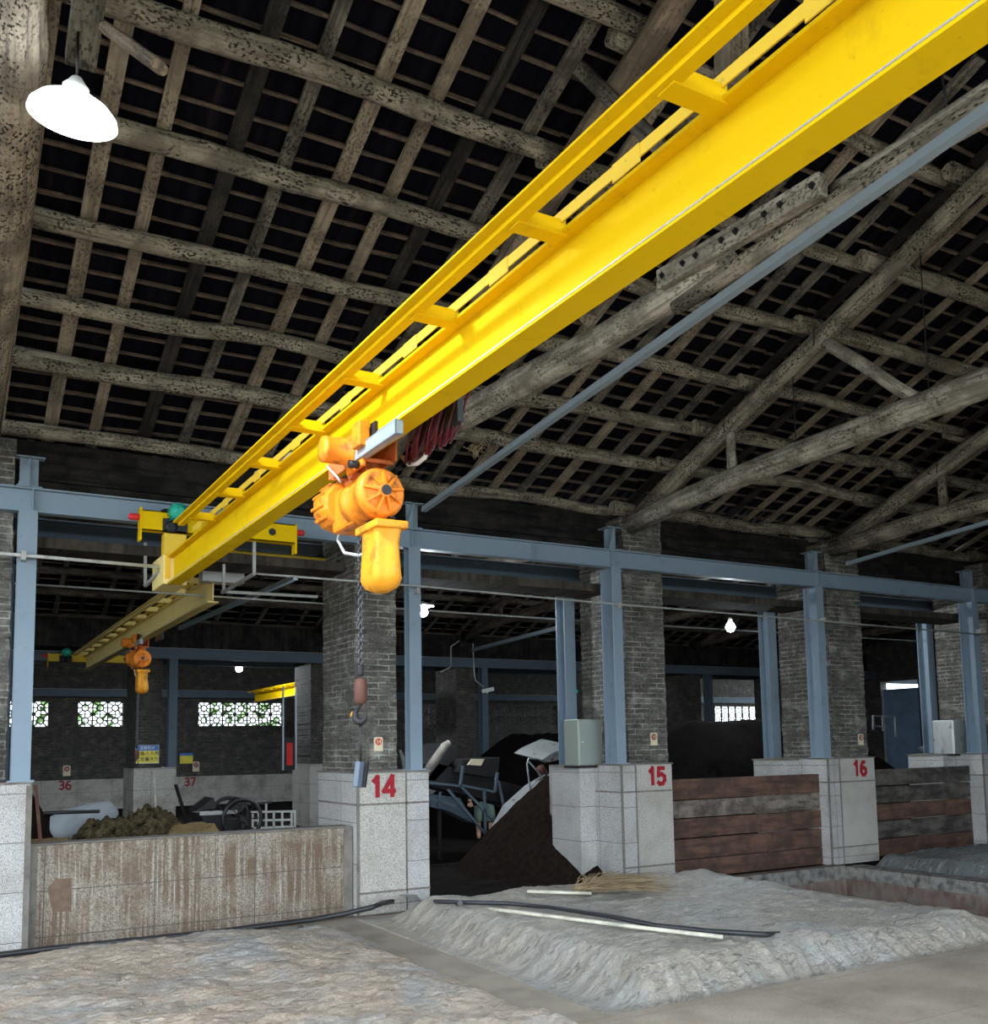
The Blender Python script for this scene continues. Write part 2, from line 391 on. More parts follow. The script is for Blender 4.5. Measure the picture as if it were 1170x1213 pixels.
def text(name, s, size, loc, mat, parent, rot=(PI/2, 0, 0), off=.0, ext=.001, sx=1.0):
    cu = bpy.data.curves.new(name, 'FONT'); cu.body = s; cu.size = size; cu.align_x = 'CENTER'; cu.align_y = 'CENTER'; cu.offset = off; cu.extrude = ext
    t = bpy.data.objects.new(name, cu); dg = bpy.context.evaluated_depsgraph_get()
    me = bpy.data.meshes.new_from_object(t); bpy.data.objects.remove(t)
    me.transform(Matrix.Diagonal((sx, 1, 1, 1)))
    from mathutils import Euler
    me.transform(Euler(rot).to_matrix().to_4x4()); me.transform(Matrix.Translation(Vector(loc)-LOC[parent]))
    me.materials.clear(); me.materials.append(M[mat])
    o = bpy.data.objects.new(name, me); C.objects.link(o); o.parent = parent; LOC[o] = LOC[parent]; return o
DG = {'1': [[(.12,.72),(.34,.95),(.34,0)]], '4': [[(.62,.27),(.02,.27),(.46,.97),(.46,0)]],
      '5': [[(.56,.93),(.13,.93),(.10,.52),(.34,.60),(.54,.46),(.56,.26),(.40,.06),(.18,.05),(.04,.18)]],
      '6': [[(.50,.90),(.26,.88),(.10,.60),(.08,.28),(.22,.06),(.42,.06),(.55,.22),(.52,.44),(.34,.54),(.12,.42)]],
      '3': [[(.06,.85),(.28,.95),(.48,.80),(.44,.58),(.24,.52),(.48,.44),(.52,.20),(.30,.04),(.05,.14)]],
      '7': [[(.04,.93),(.55,.93),(.24,0)]]}
def digits(name, st, h, c, mat, parent, w=.055):
    mb = MB(); x = c[0]-len(st)*.66*h/2+.03*h
    for ch in st:
        for ln in DG[ch]:
            P = [Vector((x+a*h, c[1], c[2]-h/2+b*h)) for a, b in ln]
            for k in range(len(P)-1):
                d = (P[k+1]-P[k]).normalized(); e = w*.42
                a = P[k]-d*(e if k else e*.3); b = P[k+1]+d*(e if k < len(P)-2 else e*.3)
                n = Vector((-d.z, 0, d.x))*w/2; y = Vector((0, -.0008-.0002*k, 0))
                q = [a-n, b-n, b+n, a+n]; mb.poly([v for v in q], y)
        x += .66*h
    return mb.build(name, mat, parent)
ORD = 'zeroth first second third fourth fifth sixth seventh eighth ninth tenth eleventh twelfth thirteenth fourteenth fifteenth sixteenth seventeenth eighteenth nineteenth twentieth'.split()
def ordn(i):
    if i <= 20: return ORD[i]
    t = {2: 'twenty', 3: 'thirty', 4: 'forty', 5: 'fifty', 6: 'sixty'}[i//10]
    return (t.replace('ty', 'tieth')) if i % 10 == 0 else t+'-'+ORD[i % 10]
def logpts(a, b, n=9, bend=.03, seed=0, sag=0):
    a, b = Vector(a), Vector(b); out = []
    for i in range(n):
        t = i/(n-1); p = a.lerp(b, t); w = math.sin(PI*t)
        p += Vector((noise.noise(Vector((seed, t*2.5, .3))), noise.noise(Vector((seed+9, t*2.5, .7))), noise.noise(Vector((seed+21, t*2.5, .1)))+sag))*bend*(.4+w)
        out.append(p)
    return out
def log(mb, a, b, r0, r1, seed, bend=.03, n=9, rough=.16, sides=10, sag=0):
    P = logpts(a, b, n, bend, seed, sag)
    rs = [(r0+(r1-r0)*i/(n-1))*(1+.07*noise.noise(Vector((seed*2.3, i*.9, 1)))) for i in range(n)]
    return mb.tube(P, rs, sides, rough, seed)

# ------------------------------------------------------------------ layout constants
PITCH = 3.65
PX = [.12, 3.88, 7.47, 11.12, 14.84]            # left faces of brick shafts, front row
TX = [.36, 4.07, 7.62, 11.3, 14.95, 18.6, 22.25, 25.9]    # trusses
K = .385
def roofz(Y, bay=0):
    e = 9.5 + bay*11.34
    if bay == 0: d = (9.5-Y) if Y > 4.2 else (Y+1.1)
    elif bay == 1: d = (20.17-Y) if Y > 15.36 else (Y-10.55)
    else: d = (31.2-Y) if Y > 26.7 else (Y-22.2)
    return 4.75 + K*d

# ------------------------------------------------------------------ ground and floors
struct(MB().box(-25, 40, -9.5, 4.85, -.35, 0).build('floor', 'slab'), 'dusty stone slab floor in the right foreground', 'floor')
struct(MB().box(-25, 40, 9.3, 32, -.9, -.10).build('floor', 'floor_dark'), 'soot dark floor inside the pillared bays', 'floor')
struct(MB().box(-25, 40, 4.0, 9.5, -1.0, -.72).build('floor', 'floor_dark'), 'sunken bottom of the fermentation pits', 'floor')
struct(MB().box(-120, 150, -120, 150, -1.3, -1.02).build('floor', 'grass'), 'open ground outside the shed', 'ground')
# curb wall along the front row and walls of the open pit
struct(MB().box(-6, 10.8, 9.26, 9.46, -.72, -.085).build('trim_1', 'pitwall'), 'reddish cement curb along the foot of the pillars', 'curb')
struct(MB().box(10.8, 11.12, 4.85, 9.46, -.72, -.10).build('trim_2', 'pitwall'), 'reddish cement wall between the open pit and right pit', 'curb')
struct(MB().box(8.45, 8.7, 4.85, 9.26, -.72, -.25).build('trim_3', 'pitwall'), 'low cement wall under the edge of the middle tarp', 'curb')

struct(MB().box(-6, 10.8, 9.255, 9.28, -.26, -.08).build('trim_11', 'pad_dim'), 'grey cement crust along the top of the curb', 'crust')
struct(MB().box(10.785, 11.13, 4.85, 9.26, -.25, -.09).build('trim_12', 'pad_dim'), 'grey cement crust on top of the right pit wall', 'crust')
# ------------------------------------------------------------------ tarps
def fbm(x, y, s, o=4): return noise.fractal(Vector((x*s, y*s, .37)), 1.0, 2.0, o)
def edge(d, w): return max(0, min(1, d/w))
def sm(t): return t*t*(3-2*t)
def tarp1(x, y):
    k = sm(edge(3.42-x+.10*fbm(0, y, 1.5), .30))*sm(edge(9.12-y, .5))*sm(edge(y-4.55+.1*fbm(x, 3, 2), .35))
    h = .05+.06*fbm(x, y, .7)+.03*fbm(x*1.0, y*2.2, 2.4)+.014*fbm(x*2, y*5, 5)-.06*sm(edge(x-2.4, 1.0))*sm(edge(y-5.6, 1))
    r = abs(noise.noise(Vector((x*2.2, y*4.6, 2)))); h += .03*(1-min(1, r*5))*(.5+.5*fbm(x, y, 1))
    fold = .03*abs(math.sin(x*26+3*fbm(x, y, 2)))*(1-k) if k > .02 else 0
    return -.10+(h+.10)*k+fold
struct(MB().box(3.2, 3.9, 4.85, 9.3, -.72, -.075).build('trim_10', 'mud'), 'muddy strip of ground between the left and middle tarps', 'ground strip')
o = MB().grid(-1.6, 3.55, 4.5, 9.22, 260, 240, tarp1, True, -.70).build('plastic_tarp', 'tarp')
tag(o, 'mud stained plastic tarp over the left pit, lying in front of the low wall', 'tarp')
def tarp2(x, y):
    e = .10*fbm(x, y, 1.3)
    dl = x-3.76; dr = 8.55-x; df = y-4.86+e*.6; db = 9.16-y
    k = sm(edge(dl+e*.5, .42))*sm(edge(db, .75))*sm(edge(df, .40))*sm(edge(dr, 1.1))
    h = .20+.05*fbm(x, y, .6)+.02*fbm(x, y*1.5, 2.5)+.006*fbm(x*3, y*3, 4)-.03*(x-3.8)/2
    r = abs(noise.noise(Vector((x*1.6, y*3.2, 5)))); h += .018*(1-min(1, r*6))
    q = k*(1-k)*4
    fold = .045*q*((.6*abs(math.sin(x*11+4*fbm(x, y, 1.2)))+.4*abs(math.sin(x*29+5*fbm(x, y, 2))))*(1.1 if df < .5 else .2)+abs(math.sin(y*15+3*fbm(x, y, 1.3)))*(.8 if dl < .5 else 0))
    return -.06+(h+.06)*k-fold*1.25
o = MB().grid(3.72, 8.6, 4.86, 9.2, 330, 270, tarp2, True, -.70).build('plastic_tarp', 'tarp2')
tag(o, 'grey plastic tarp bulging over the middle pit, carrying the broom and pale pole', 'tarp')
def tarp3(x, y):
    k = sm(edge(x-11.16, .35))*sm(edge(9.42-y, .35))
    return -.22+(.26+.03*fbm(x, y, 1)+.03*fbm(x, y, 5)+.015*abs(math.sin(x*20+4*fbm(x, y, 3))))*k
o = MB().grid(11.14, 17, 5, 9.44, 150, 110, tarp3, True, -.70).build('plastic_tarp', 'tarp3')
tag(o, 'glossy grey-blue plastic tarp over the far right pit beside pillar 16', 'tarp')

# ------------------------------------------------------------------ brick shafts
def shaft_mb(x0, x1, y0, y1, z0, z1, seed, j=.007, row=.064):
    mb = MB(); r = random.Random(seed); z = z0
    while z < z1-.001:
        t = min(z1, z+row); a = [r.uniform(-j, j) for _ in range(4)]
        mb.box(x0+a[0], x1+a[1], y0+a[2], y1+a[3], z, t); z = t
    return mb
def plaque(x, y, z, s, name, label, worn=False, parent_label=None):
    t = thing('number_plate', label, 'sign', (x, y, z-.075))
    b = MB(); 
    pts = [(-.05,-.075),(.05,-.075),(.05,.06),(.035,.075),(-.035,.075),(-.05,.06)]
    b.poly([(x+p[0]*s, y-.004, z+p[1]*s) for p in pts], (0, -.014, 0)).build('plate', 'cream', t)
    MB().cyl((x, y-.018, z+.025*s), (x, y-.021, z+.025*s), .037*s, n=28).build('red_disc', 'wornred' if worn else 'redlight', t)
    text('digits', name, .052*s, (x, y-.0235, z+.024*s), 'cream', t, off=.0012)
    return t
pn = ['', '14', '15', '16', '17']
def steel_post(x, y, z0, z1, w, d, mat, label, stub=None, group=None):
    # H section: flanges face -Y/+Y, web along Y
    t = thing('steel_post', label, 'steel post', (x+w/2, y+d/2, z0), group)
    mb = MB(); f = .012
    mb.box(x, x+w, y, y+f, z0, z1); mb.box(x, x+w, y+d-f, y+d, z0, z1); mb.box(x+w/2-.006, x+w/2+.006, y+f, y+d-f, z0, z1)
    mb.build('shaft', mat, t)
    MB().box(x-.03, x+w+.03, y-.02, y+d+.02, z0, z0+.014).build('base_plate', mat, t)
    if stub:
        MB().box(x-.03, x+w+.03, y+.01, y+d-.01, stub[0], stub[0]+.012).box(x-.03, x+w+.05, y+.01, y+d-.01, stub[1]-.012, stub[1]).box(x+w/2-.006, x+w/2+.006, y+.01, y+d-.01, stub[0], stub[1]).poly([(x-.02, y+.02, stub[0]), (x+w/2, y+.02, stub[0]), (x+w/2, y+.02, stub[1])], (0, .012, 0)).box(x, x+w, y+d*.5, y+d*.5+.01, stub[0], stub[1]).build('stub_bracket', mat, t)
    return t
names = ['left', '14', '15', '16', '17']
YF = 9.46
for i, x in enumerate(PX):
    nm = 'at the left frame edge' if i == 0 else 'numbered '+pn[i] if i < 4 else 'at the right frame edge'
    t = thing('brick_pillar', f'grey brick pillar on a granite base, {nm}', 'pillar', (x+.3, 10, -.1), None)
    w = [.49, .48, .62, .70, .70][i]; zt = [4.55]*5
    yb = 9.62
    zb = 1.36
    shaft_mb(x, x+w, yb, 10.57, zb, 4.45, i*11+3).build('brick_shaft', 'brick', t)
    x0 = [.0, 3.84, 7.22, 10.78, 14.26][i]; x1 = [.80, 4.66, 8.01, 11.75, 15.1][i]
    base = MB().box(x0, x1, YF, 10.62, -.7, 1.345)
    if i >= 2: base.box(x0-.24, x0, 9.98, 10.62, -.7, 1.33)
    base.build('granite_base', 'granite', t, bevel=.008)
    cap = MB().box(x0-.015, x1+.012, YF-.012, 10.63, 1.345, 1.362)
    if i >= 2: cap.box(x0-.26, x0, 9.95, 10.63, 1.33, 1.35)
    cap.build('mortar_cap', 'joint', t)
    jb = MB()
    if i == 0:
        jb.box(x1-.035, x1+.012, YF-.014, YF+.3, -.1, 1.33)
    else:
        zc = 1.035
        jb.box(x0, x1, YF-.006, YF+.01, zc-.02, zc); jb.box(x0, x1, YF-.006, YF+.01, .12, .14)
        xs = x0+(.55 if i == 1 else .22 if i == 2 else .24)
        jb.box(xs-.009, xs+.009, YF-.006, YF+.01, -.1, 1.345)
        jb.box(x0-.004, x0+.022, YF-.008, YF+.01, -.1, 1.345)
        jb.box(x0-.006, x0+.01, YF, 10.6 if i == 1 else 9.98, zc-.02, zc)
    jb.build('raised_joint', 'joint', t)
    if i:
        xs = {1: (x0+.03, x0+.54), 2: (x0+.24, x1-.01), 3: (x0+.26, x1-.01), 4: (x0+.26, x1)}[i]
        MB().box(xs[0], xs[1], YF-.004, YF+.01, -.08, 1.34).build('cement_facing', 'pad', t)
        if i < 4: digits('painted_number', pn[i], .215, ((xs[0]+xs[1])/2+(.0 if i == 1 else .03 if i == 2 else .04), YF-.0055, 1.205), 'redpaint', t, .05)
plaque(*at(447.5, 881.5, Y=9.61)[:3], 1.0, '14', 'cream number plate with red disc reading 14 on the brick pillar')
plaque(*at(773.5, 875.5, Y=9.61)[:3], 1.05, '15', 'small worn cream number plate on brick pillar 15, above the stencilled 15', True)
plaque(*at(1018.5, 876, Y=9.61)[:3], 1.05, '16', 'small cream number plate with red disc on brick pillar 16', True)
# steel posts, front row and rear row
steel_post(.64, 9.47, 1.362, 3.76, .155, .13, 'blue_steel', 'pale blue steel post at the left frame edge, on the left granite base', (3.985, 4.27))
steel_post(4.45, 9.47, 1.362, 3.76, .14, .13, 'blue_steel', 'blue steel post right of brick pillar 14 under the runway beam', (3.985, 4.27))
steel_post(7.18, 9.47, 1.362, 3.76, .14, .24, 'blue_steel', 'blue steel post left of brick pillar 15, in front of the grey cabinet', (3.985, 4.27))
steel_post(10.74, 9.47, 1.362, 3.76, .14, .24, 'blue_steel', 'blue steel post left of brick pillar 16', (3.985, 4.27))
steel_post(14.26, 9.47, 1.362, 3.76, .16, .24, 'blue_steel', 'blue steel post at the right frame edge, right of the steel cabinet', (3.985, 4.27))
for x, l in ((.95-.42, 'dark rear steel post beside the left pillar, behind the pale blue one'), (4.3, 'rear steel post hidden close behind brick pillar 14'), (7.27, 'rear blue steel post with a turquoise mark, behind the grey cabinet'), (11.0, 'rear blue steel post rising from the black heap beside pillar 16'), (14.75, 'rear blue steel post rising behind the steel cabinet at far right')):
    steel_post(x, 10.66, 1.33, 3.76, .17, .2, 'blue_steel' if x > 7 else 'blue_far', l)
    struct(MB().box(x-.1, x+.3, 10.6, 10.95, -.15, 1.33).build('trim_4', 'granite_dim'), 'granite plinth under a rear steel post', 'plinth')
p = at(683, 819, Y=10.65)
tag(MB().cyl(p, p+Vector((0, -.006, 0)), .022, n=10).build('glow_mark', 'turq'), 'blue glow painted as a turquoise spot on the rear steel post above the grey cabinet', 'glow mark')  # flat turquoise disc painted in for the small blue glow

# ------------------------------------------------------------------ runway beams
def ibeam(x0, x1, y, z0, z1, fl, mat, name, label, joints=()):
    t = thing(name, label, 'steel beam', ((x0+x1)/2, y, z0))
    mb = MB(); f = .013
    mb.box(x0, x1, y-fl/2, y+fl/2, z0, z0+f); mb.box(x0, x1, y-fl/2, y+fl/2, z1-f, z1); mb.box(x0, x1, y-.005, y+.005, z0+f, z1-f)
    mb.build('steel_section', mat, t)
    MB().box(x0, x1, y-.018, y+.018, z1, z1+.012).build('crane_rail', 'galv_dull', t)
    if joints:
        jb = MB()
        for x in joints: jb.box(x-.006, x+.006, y-fl/2+.004, y+fl/2-.004, z0+f, z1-f)
        jb.build('web_stiffener', mat, t)
    return t
ibeam(-6, 18.5, 9.53, 3.76, 3.98, .12, 'blue_steel', 'runway_beam', 'long pale blue steel runway beam across the front row of posts', (.75, 4.5, 6.06, 7.2, 10.8, 14.35))
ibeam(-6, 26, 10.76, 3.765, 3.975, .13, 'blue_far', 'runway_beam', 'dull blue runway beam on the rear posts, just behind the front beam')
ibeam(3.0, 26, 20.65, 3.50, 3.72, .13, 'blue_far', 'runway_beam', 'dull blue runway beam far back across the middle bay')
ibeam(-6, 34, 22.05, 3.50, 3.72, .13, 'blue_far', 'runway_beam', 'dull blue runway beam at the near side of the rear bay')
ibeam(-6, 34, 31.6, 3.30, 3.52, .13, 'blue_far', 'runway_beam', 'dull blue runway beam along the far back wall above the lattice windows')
# lintels: sooty timber band between beam and eave
for x0, x1, l in ((-6, 26, 'row'),):
    for k, (z0, z1, y0, y1) in enumerate(((3.98, 4.16, 9.92, 10.2), (4.165, 4.33, 9.90, 10.2), (4.335, 4.55, 9.95, 10.2))):
        struct(MB().beam((x0, (y0+y1)/2, (z0+z1)/2), (x1, (y0+y1)/2, (z0+z1)/2), y1-y0, z1-z0).build('trim_%d' % (5+k), 'lintel'), f'sooty timber lintel course {["bottom","middle","top"][k]} above the front runway beam', 'lintel')
struct(MB().box(-6, 26, 9.88, 10.45, 3.52, 3.62).build('trim_8', 'ledge'), 'dusty timber ledge under the front runway beam', 'ledge')
struct(MB().box(-6, 34, 21.0, 21.8, 3.73, 4.32).build('trim_9', 'lintel'), 'sooty timber lintel over the second pillar row', 'lintel')

# ------------------------------------------------------------------ low wall, plank walls
t = thing('low_wall', 'drip-stained granite low wall between the left pillar and pillar 14', 'wall', (2.3, 9.6, -.1))
MB().box(.82, 3.82, 9.58, 9.80, -.15, .80).build('wall_slab', 'lowwall', t, bevel=.01)
MB().box(3.74, 3.83, 9.565, 9.6, -.1, .80).box(.81, .88, 9.57, 9.6, -.1, .79).box(.82, 3.8, 9.57, 9.81, .80, .812).build('cement_edge', 'joint', t)
a = [at(*q, Y=9.575) for q in ((56, 1052), (66, 1041), (84, 1040), (84, 1080), (62, 1080))]
MB().poly(a, (0, -.004, 0)).build('bare_patch', 'patch', t)
for z in (1.35,):
    pass
def plankwall(x0, x1, y, zs, mats, nm, d):
    for k, (z0, z1) in enumerate(zip(zs, zs[1:])):
        mb = MB(); n = 14; r = random.Random(k+int(x0*7))
        f = [r.uniform(-.006, .006) for _ in range(2)]
        mb.beam((x0, y+f[0], (z0+z1)/2), (x1, y+f[1], (z0+z1)/2+r.uniform(-.006, .006)), .05, z1-z0-.012, up=(0, 0, 1))
        o = mb.build('plank', mats[k], bevel=.008)
        pos = ['lowest', 'second from the bottom', 'middle', 'second from the top', 'topmost'][k]
        tag(o, f'{d[k]} plank, {pos} in the plank wall {nm}', 'plank', 'planks in the wall '+nm)
plankwall(8.05, 10.78, 9.64, [-.10, .14, .40, .65, .88, 1.15], ['plank', 'plank', 'plank', 'plank_grey', 'plank'], 'left of pillar 16', ['rusty brown', 'dark reddish', 'reddish brown', 'pale crusted', 'wide reddish'])
plankwall(11.8, 14.30, 9.72, [-.10, .16, .42, .67, .92, 1.17], ['plank', 'plank_olive', 'plank', 'plank_olive', 'plank_olive'], 'right of pillar 16', ['rusty brown', 'olive grey', 'reddish brown', 'dark grey', 'scuffed grey'])

# ------------------------------------------------------------------ second and third pillar rows, back wall
RB = [-.1, 3.66, 7.35, 11.0, 14.7, 18.25, 21.9]
for i, x in enumerate(RB):
    if i == 0: continue
    where = {1: 'behind the smaller orange hoist, carrying the yellow and blue notice', 2: 'hidden behind pillar 14', 3: 'seen between pillars 14 and 15', 4: 'seen at the left of the rear post of pillar 15', 5: 'seen behind the black heap right of pillar 15', 6: 'seen at the far right behind pillar 16'}[i]
    t = thing('brick_pillar', f'dim brick pillar in the far row, {where}', 'pillar', (x+.3, 21, -.1))
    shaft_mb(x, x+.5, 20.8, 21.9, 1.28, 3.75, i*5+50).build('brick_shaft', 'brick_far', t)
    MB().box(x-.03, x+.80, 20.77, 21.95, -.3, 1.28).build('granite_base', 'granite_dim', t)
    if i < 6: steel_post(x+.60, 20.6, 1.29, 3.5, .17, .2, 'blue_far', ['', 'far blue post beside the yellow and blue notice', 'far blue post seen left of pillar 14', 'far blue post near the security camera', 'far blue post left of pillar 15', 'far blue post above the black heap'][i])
# back wall with lattice windows
YB = 32.0
wins = [(-2.0, .3), (.75, 3.13), (3.95, 5.25), (7.55, 10.35), (11.3, 14.1), (15.0, 17.6), (18.45, 21.4), (22.2, 25), (26, 28.6), (29.3, 32.6)]
wb = MB(); zs0, zs1 = 2.40, 3.18
wb.box(-8, 34, YB, YB+.3, .81, zs0); wb.box(-8, 34, YB, YB+.3, zs1, 4.75)
xp = -8
for a_, b_ in wins: wb.box(xp, a_, YB, YB+.3, zs0, zs1); xp = b_
wb.box(xp, 34, YB, YB+.3, zs0, zs1)
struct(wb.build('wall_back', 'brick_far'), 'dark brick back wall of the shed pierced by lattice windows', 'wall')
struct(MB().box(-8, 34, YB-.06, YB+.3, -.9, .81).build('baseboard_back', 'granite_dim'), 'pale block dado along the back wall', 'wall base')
for i, (a_, b_) in enumerate(wins):
    n = max(2, round((b_-a_)/.42)); w = (b_-a_)/n; mb = MB(); zc = (zs0+zs1)/2; h = (zs1-zs0)/2
    for k in range(n):
        for r in range(2):
            x0 = a_+k*w; z0 = zs0+r*h; c = (x0+w/2, z0+h/2)
            mb.box(x0-.02, x0+.02, YB+.1, YB+.18, z0, z0+h); mb.box(x0, x0+w, YB+.1, YB+.18, z0-.02, z0+.02)
            pts = [(c[0]+.10*math.cos(q*PI/4), YB+.14, c[1]+.10*math.sin(q*PI/4)) for q in range(8)]
            mb.tube(pts, .030, 4, closed=True)
            for q in range(4):
                an = PI/4+q*PI/2; 
                mb.tube([(c[0]+.10*math.cos(an), YB+.14, c[1]+.10*math.sin(an)), (c[0]+w*.5*math.copysign(1, math.cos(an)), YB+.14, c[1]+h*.5*math.copysign(1, math.sin(an)))], .024, 4)
                an = q*PI/2
                mb.tube([(c[0]+.10*math.cos(an), YB+.14, c[1]+.10*math.sin(an)), (c[0]+w*.5*math.cos(an), YB+.14, c[1]+h*.5*math.sin(an))], .02, 4)
    mb.box(a_, b_, YB+.1, YB+.18, zs1-.02, zs1)
    struct(mb.build('window_%d' % (i+1), 'lattice'), f'cement lattice window, {ordn(i+1)} from the left in the back wall', 'window')
for px, py, s in ((77, 930, '36'), (225, 926, '37')):
    p = at(px, py, Y=YB-.062)
    t = thing('painted_number', f'faded red {s} on the pale back wall base, ' + ('left of the smaller hoist' if s == '36' else 'right of the smaller hoist'), 'painted number', p)
    digits('digits', s, .27, p, 'wornred', t, .055)
for px, py, l in ((79, 913, '36'), (232, 908, '37')):
    p = at(px, py, Y=YB-.02); plaque(p.x, p.y, p.z, 2.1, l, 'tiny cream number plate on the back wall ' + ('left of the smaller hoist' if l == '36' else 'right of the smaller hoist, below a notice'), True)
# outside greenery beyond the lattice
for i, (x, r) in enumerate(((-1, 2.2), (4.3, 2.1), (9.3, 2.4), (14, 2.0), (30.5, 2.2))):
    mb = MB(); rr = random.Random(i)
    for k in range(420):
        c = Vector((x+rr.gauss(0, r*.7), 38+rr.gauss(0, .8), 1.6+rr.gauss(0, 1.3))); s = rr.uniform(.12, .3); d = Vector((rr.gauss(0, 1), rr.gauss(0, 1), rr.gauss(0, 1))).normalized()
        e = d.orthogonal().normalized(); f = d.cross(e); vs = [mb.bm.verts.new(c+q) for q in (e*s, f*s*.5, -e*s, -f*s*.5)]; mb.face(vs)
    tag(mb.build('shrub', 'leaf'), f'leafy green shrub outside, {ordn(i+1)} from the left behind the lattice windows', 'shrub', 'shrubs outside the lattice windows')
struct(MB().box(-8.3, -8, 10.2, 32.3, -.9, 6.5).build('shade_wall_left', 'brick_far'), 'added light-blocking wall, unseen at the left end of the middle and rear bays', 'wall')  # added wall, keeps daylight out of the middle and rear bays
struct(MB().box(26, 26.3, -2, 10.2, -.1, 6.9).build('wall_right', 'brick_far'), 'added light-blocking wall, unseen at the right end of the front bay', 'wall')  # added out of view so the front bay darkens to the right
struct(MB().box(9.0, 26.3, -2.2, -1.9, 0, 4.6).build('shade_wall_front', 'brick_far'), 'added light-blocking wall, unseen behind the viewer to the right', 'wall')  # added out of view, lets daylight in only further left
struct(MB().box(14.8, 30, 33.2, 33.5, -1, 4.2).build('shade_wall_outside', 'brick_far'), 'added light-blocking wall outside the right-hand lattice windows', 'wall')  # added to block the sky so these windows stay dark
# right end wall of the middle bay with doorway
struct(MB().box(26, 26.3, 10.2, 19.2, -.1, 5.8).box(26, 26.3, 20.55, 22.2, -.1, 5.2).box(26, 26.3, 19.2, 20.55, 3.42, 5.2).build('wall_right', 'brick_far'), 'dark brick end wall far right with a doorway', 'wall')
t = thing('hanging_sheet', 'pale blue sheet covering the bright doorway at far right', 'sheet', (26.1, 19.9, .3))
MB().grid(0, 1, 0, 1, 1, 1, lambda x, y: 0)
MB().box(26.08, 26.11, 19.22, 20.53, .3, 3.17).build('sheet', 'bluesheet', t)

# ------------------------------------------------------------------ roofs
def deck(bay, ys, x0, x1, holes=()):
    mb = MB(); off = .165
    def quad(xa, xb, ya, yb):
        p = [(xa, ya), (xb, ya), (xb, yb), (xa, yb)]
        lo = [mb.bm.verts.new((a, b, roofz(b, bay)+off)) for a, b in p]; hi = [mb.bm.verts.new((a, b, roofz(b, bay)+off+.06)) for a, b in p]
        mb.face(lo[::-1]); mb.face(hi)
        for i in range(4): mb.face([lo[i], lo[(i+1) % 4], hi[(i+1) % 4], hi[i]])
    for ya, yb in ys:
        hs = sorted(h for h in holes if min(ya, yb) < h[1] < max(ya, yb))
        hs = sorted(hs, key=lambda h: h[0])
        xp = x0
        for hx, hy, hw, hh in hs:
            quad(xp, hx, ya, yb); quad(hx, hx+hw, ya, hy); quad(hx, hx+hw, hy+hh, yb); xp = hx+hw
        quad(xp, x1, ya, yb)
    return mb
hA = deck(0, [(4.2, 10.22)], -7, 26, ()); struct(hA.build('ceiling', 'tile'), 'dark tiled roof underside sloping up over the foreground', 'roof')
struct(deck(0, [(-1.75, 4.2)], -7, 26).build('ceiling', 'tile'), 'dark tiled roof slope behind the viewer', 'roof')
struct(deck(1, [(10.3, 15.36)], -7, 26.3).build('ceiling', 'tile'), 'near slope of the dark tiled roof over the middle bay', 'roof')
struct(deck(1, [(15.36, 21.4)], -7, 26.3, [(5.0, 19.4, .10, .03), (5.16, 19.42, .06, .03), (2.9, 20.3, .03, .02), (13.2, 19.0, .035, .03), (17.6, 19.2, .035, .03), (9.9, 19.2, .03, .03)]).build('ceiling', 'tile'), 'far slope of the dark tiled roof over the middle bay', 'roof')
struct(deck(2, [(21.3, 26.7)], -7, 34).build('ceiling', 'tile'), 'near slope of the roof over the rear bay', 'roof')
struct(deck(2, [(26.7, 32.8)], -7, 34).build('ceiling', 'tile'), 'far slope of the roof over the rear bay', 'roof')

PUR = [9.86, 8.95, 8.3, 7.54, 6.71, 5.9, 4.95]
bayname = ['leftmost bay', 'second bay from left', 'third bay from left', 'fourth bay from left', 'rightmost bay']
sd = 0
for b in range(5):
    for k, y in enumerate(PUR):
        sd += 1; r = random.Random(sd); R = .077+r.uniform(-.008, .01)
        z = roofz(y)
        mb = MB(); x0, x1 = TX[b]-.12, TX[b+1]+.12; dy = .07 if b % 2 else -.03
        log(mb, (x0, y+dy, z), (x1, y+dy+r.uniform(-.05, .05), z+r.uniform(-.015, .015)), R*1.08, R*.92, sd, .05, 13, .2, 12)
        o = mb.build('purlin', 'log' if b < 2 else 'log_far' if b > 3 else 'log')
        tag(o, f'round timber purlin, {ordn(k+1)} row up from the eave, {bayname[b]}', 'purlin', 'purlins of the front roof')
PUR2 = [21.25, 20.3, 19.55, 18.8, 18.0, 17.1]
for b in range(7):
    for k, y in enumerate(PUR2):
        sd += 1; z = roofz(y, 1); mb = MB()
        log(mb, (TX[b]-.1, y, z), (TX[b+1]+.1, y, z), .08, .075, sd, .04, 6, .15, 8)
        tag(mb.build('purlin', 'log_far'), f'dim middle-roof purlin, {ordn(k+1)} row up from far eave, {ordn(b+1)} bay from left', 'purlin', 'purlins of the middle roof')
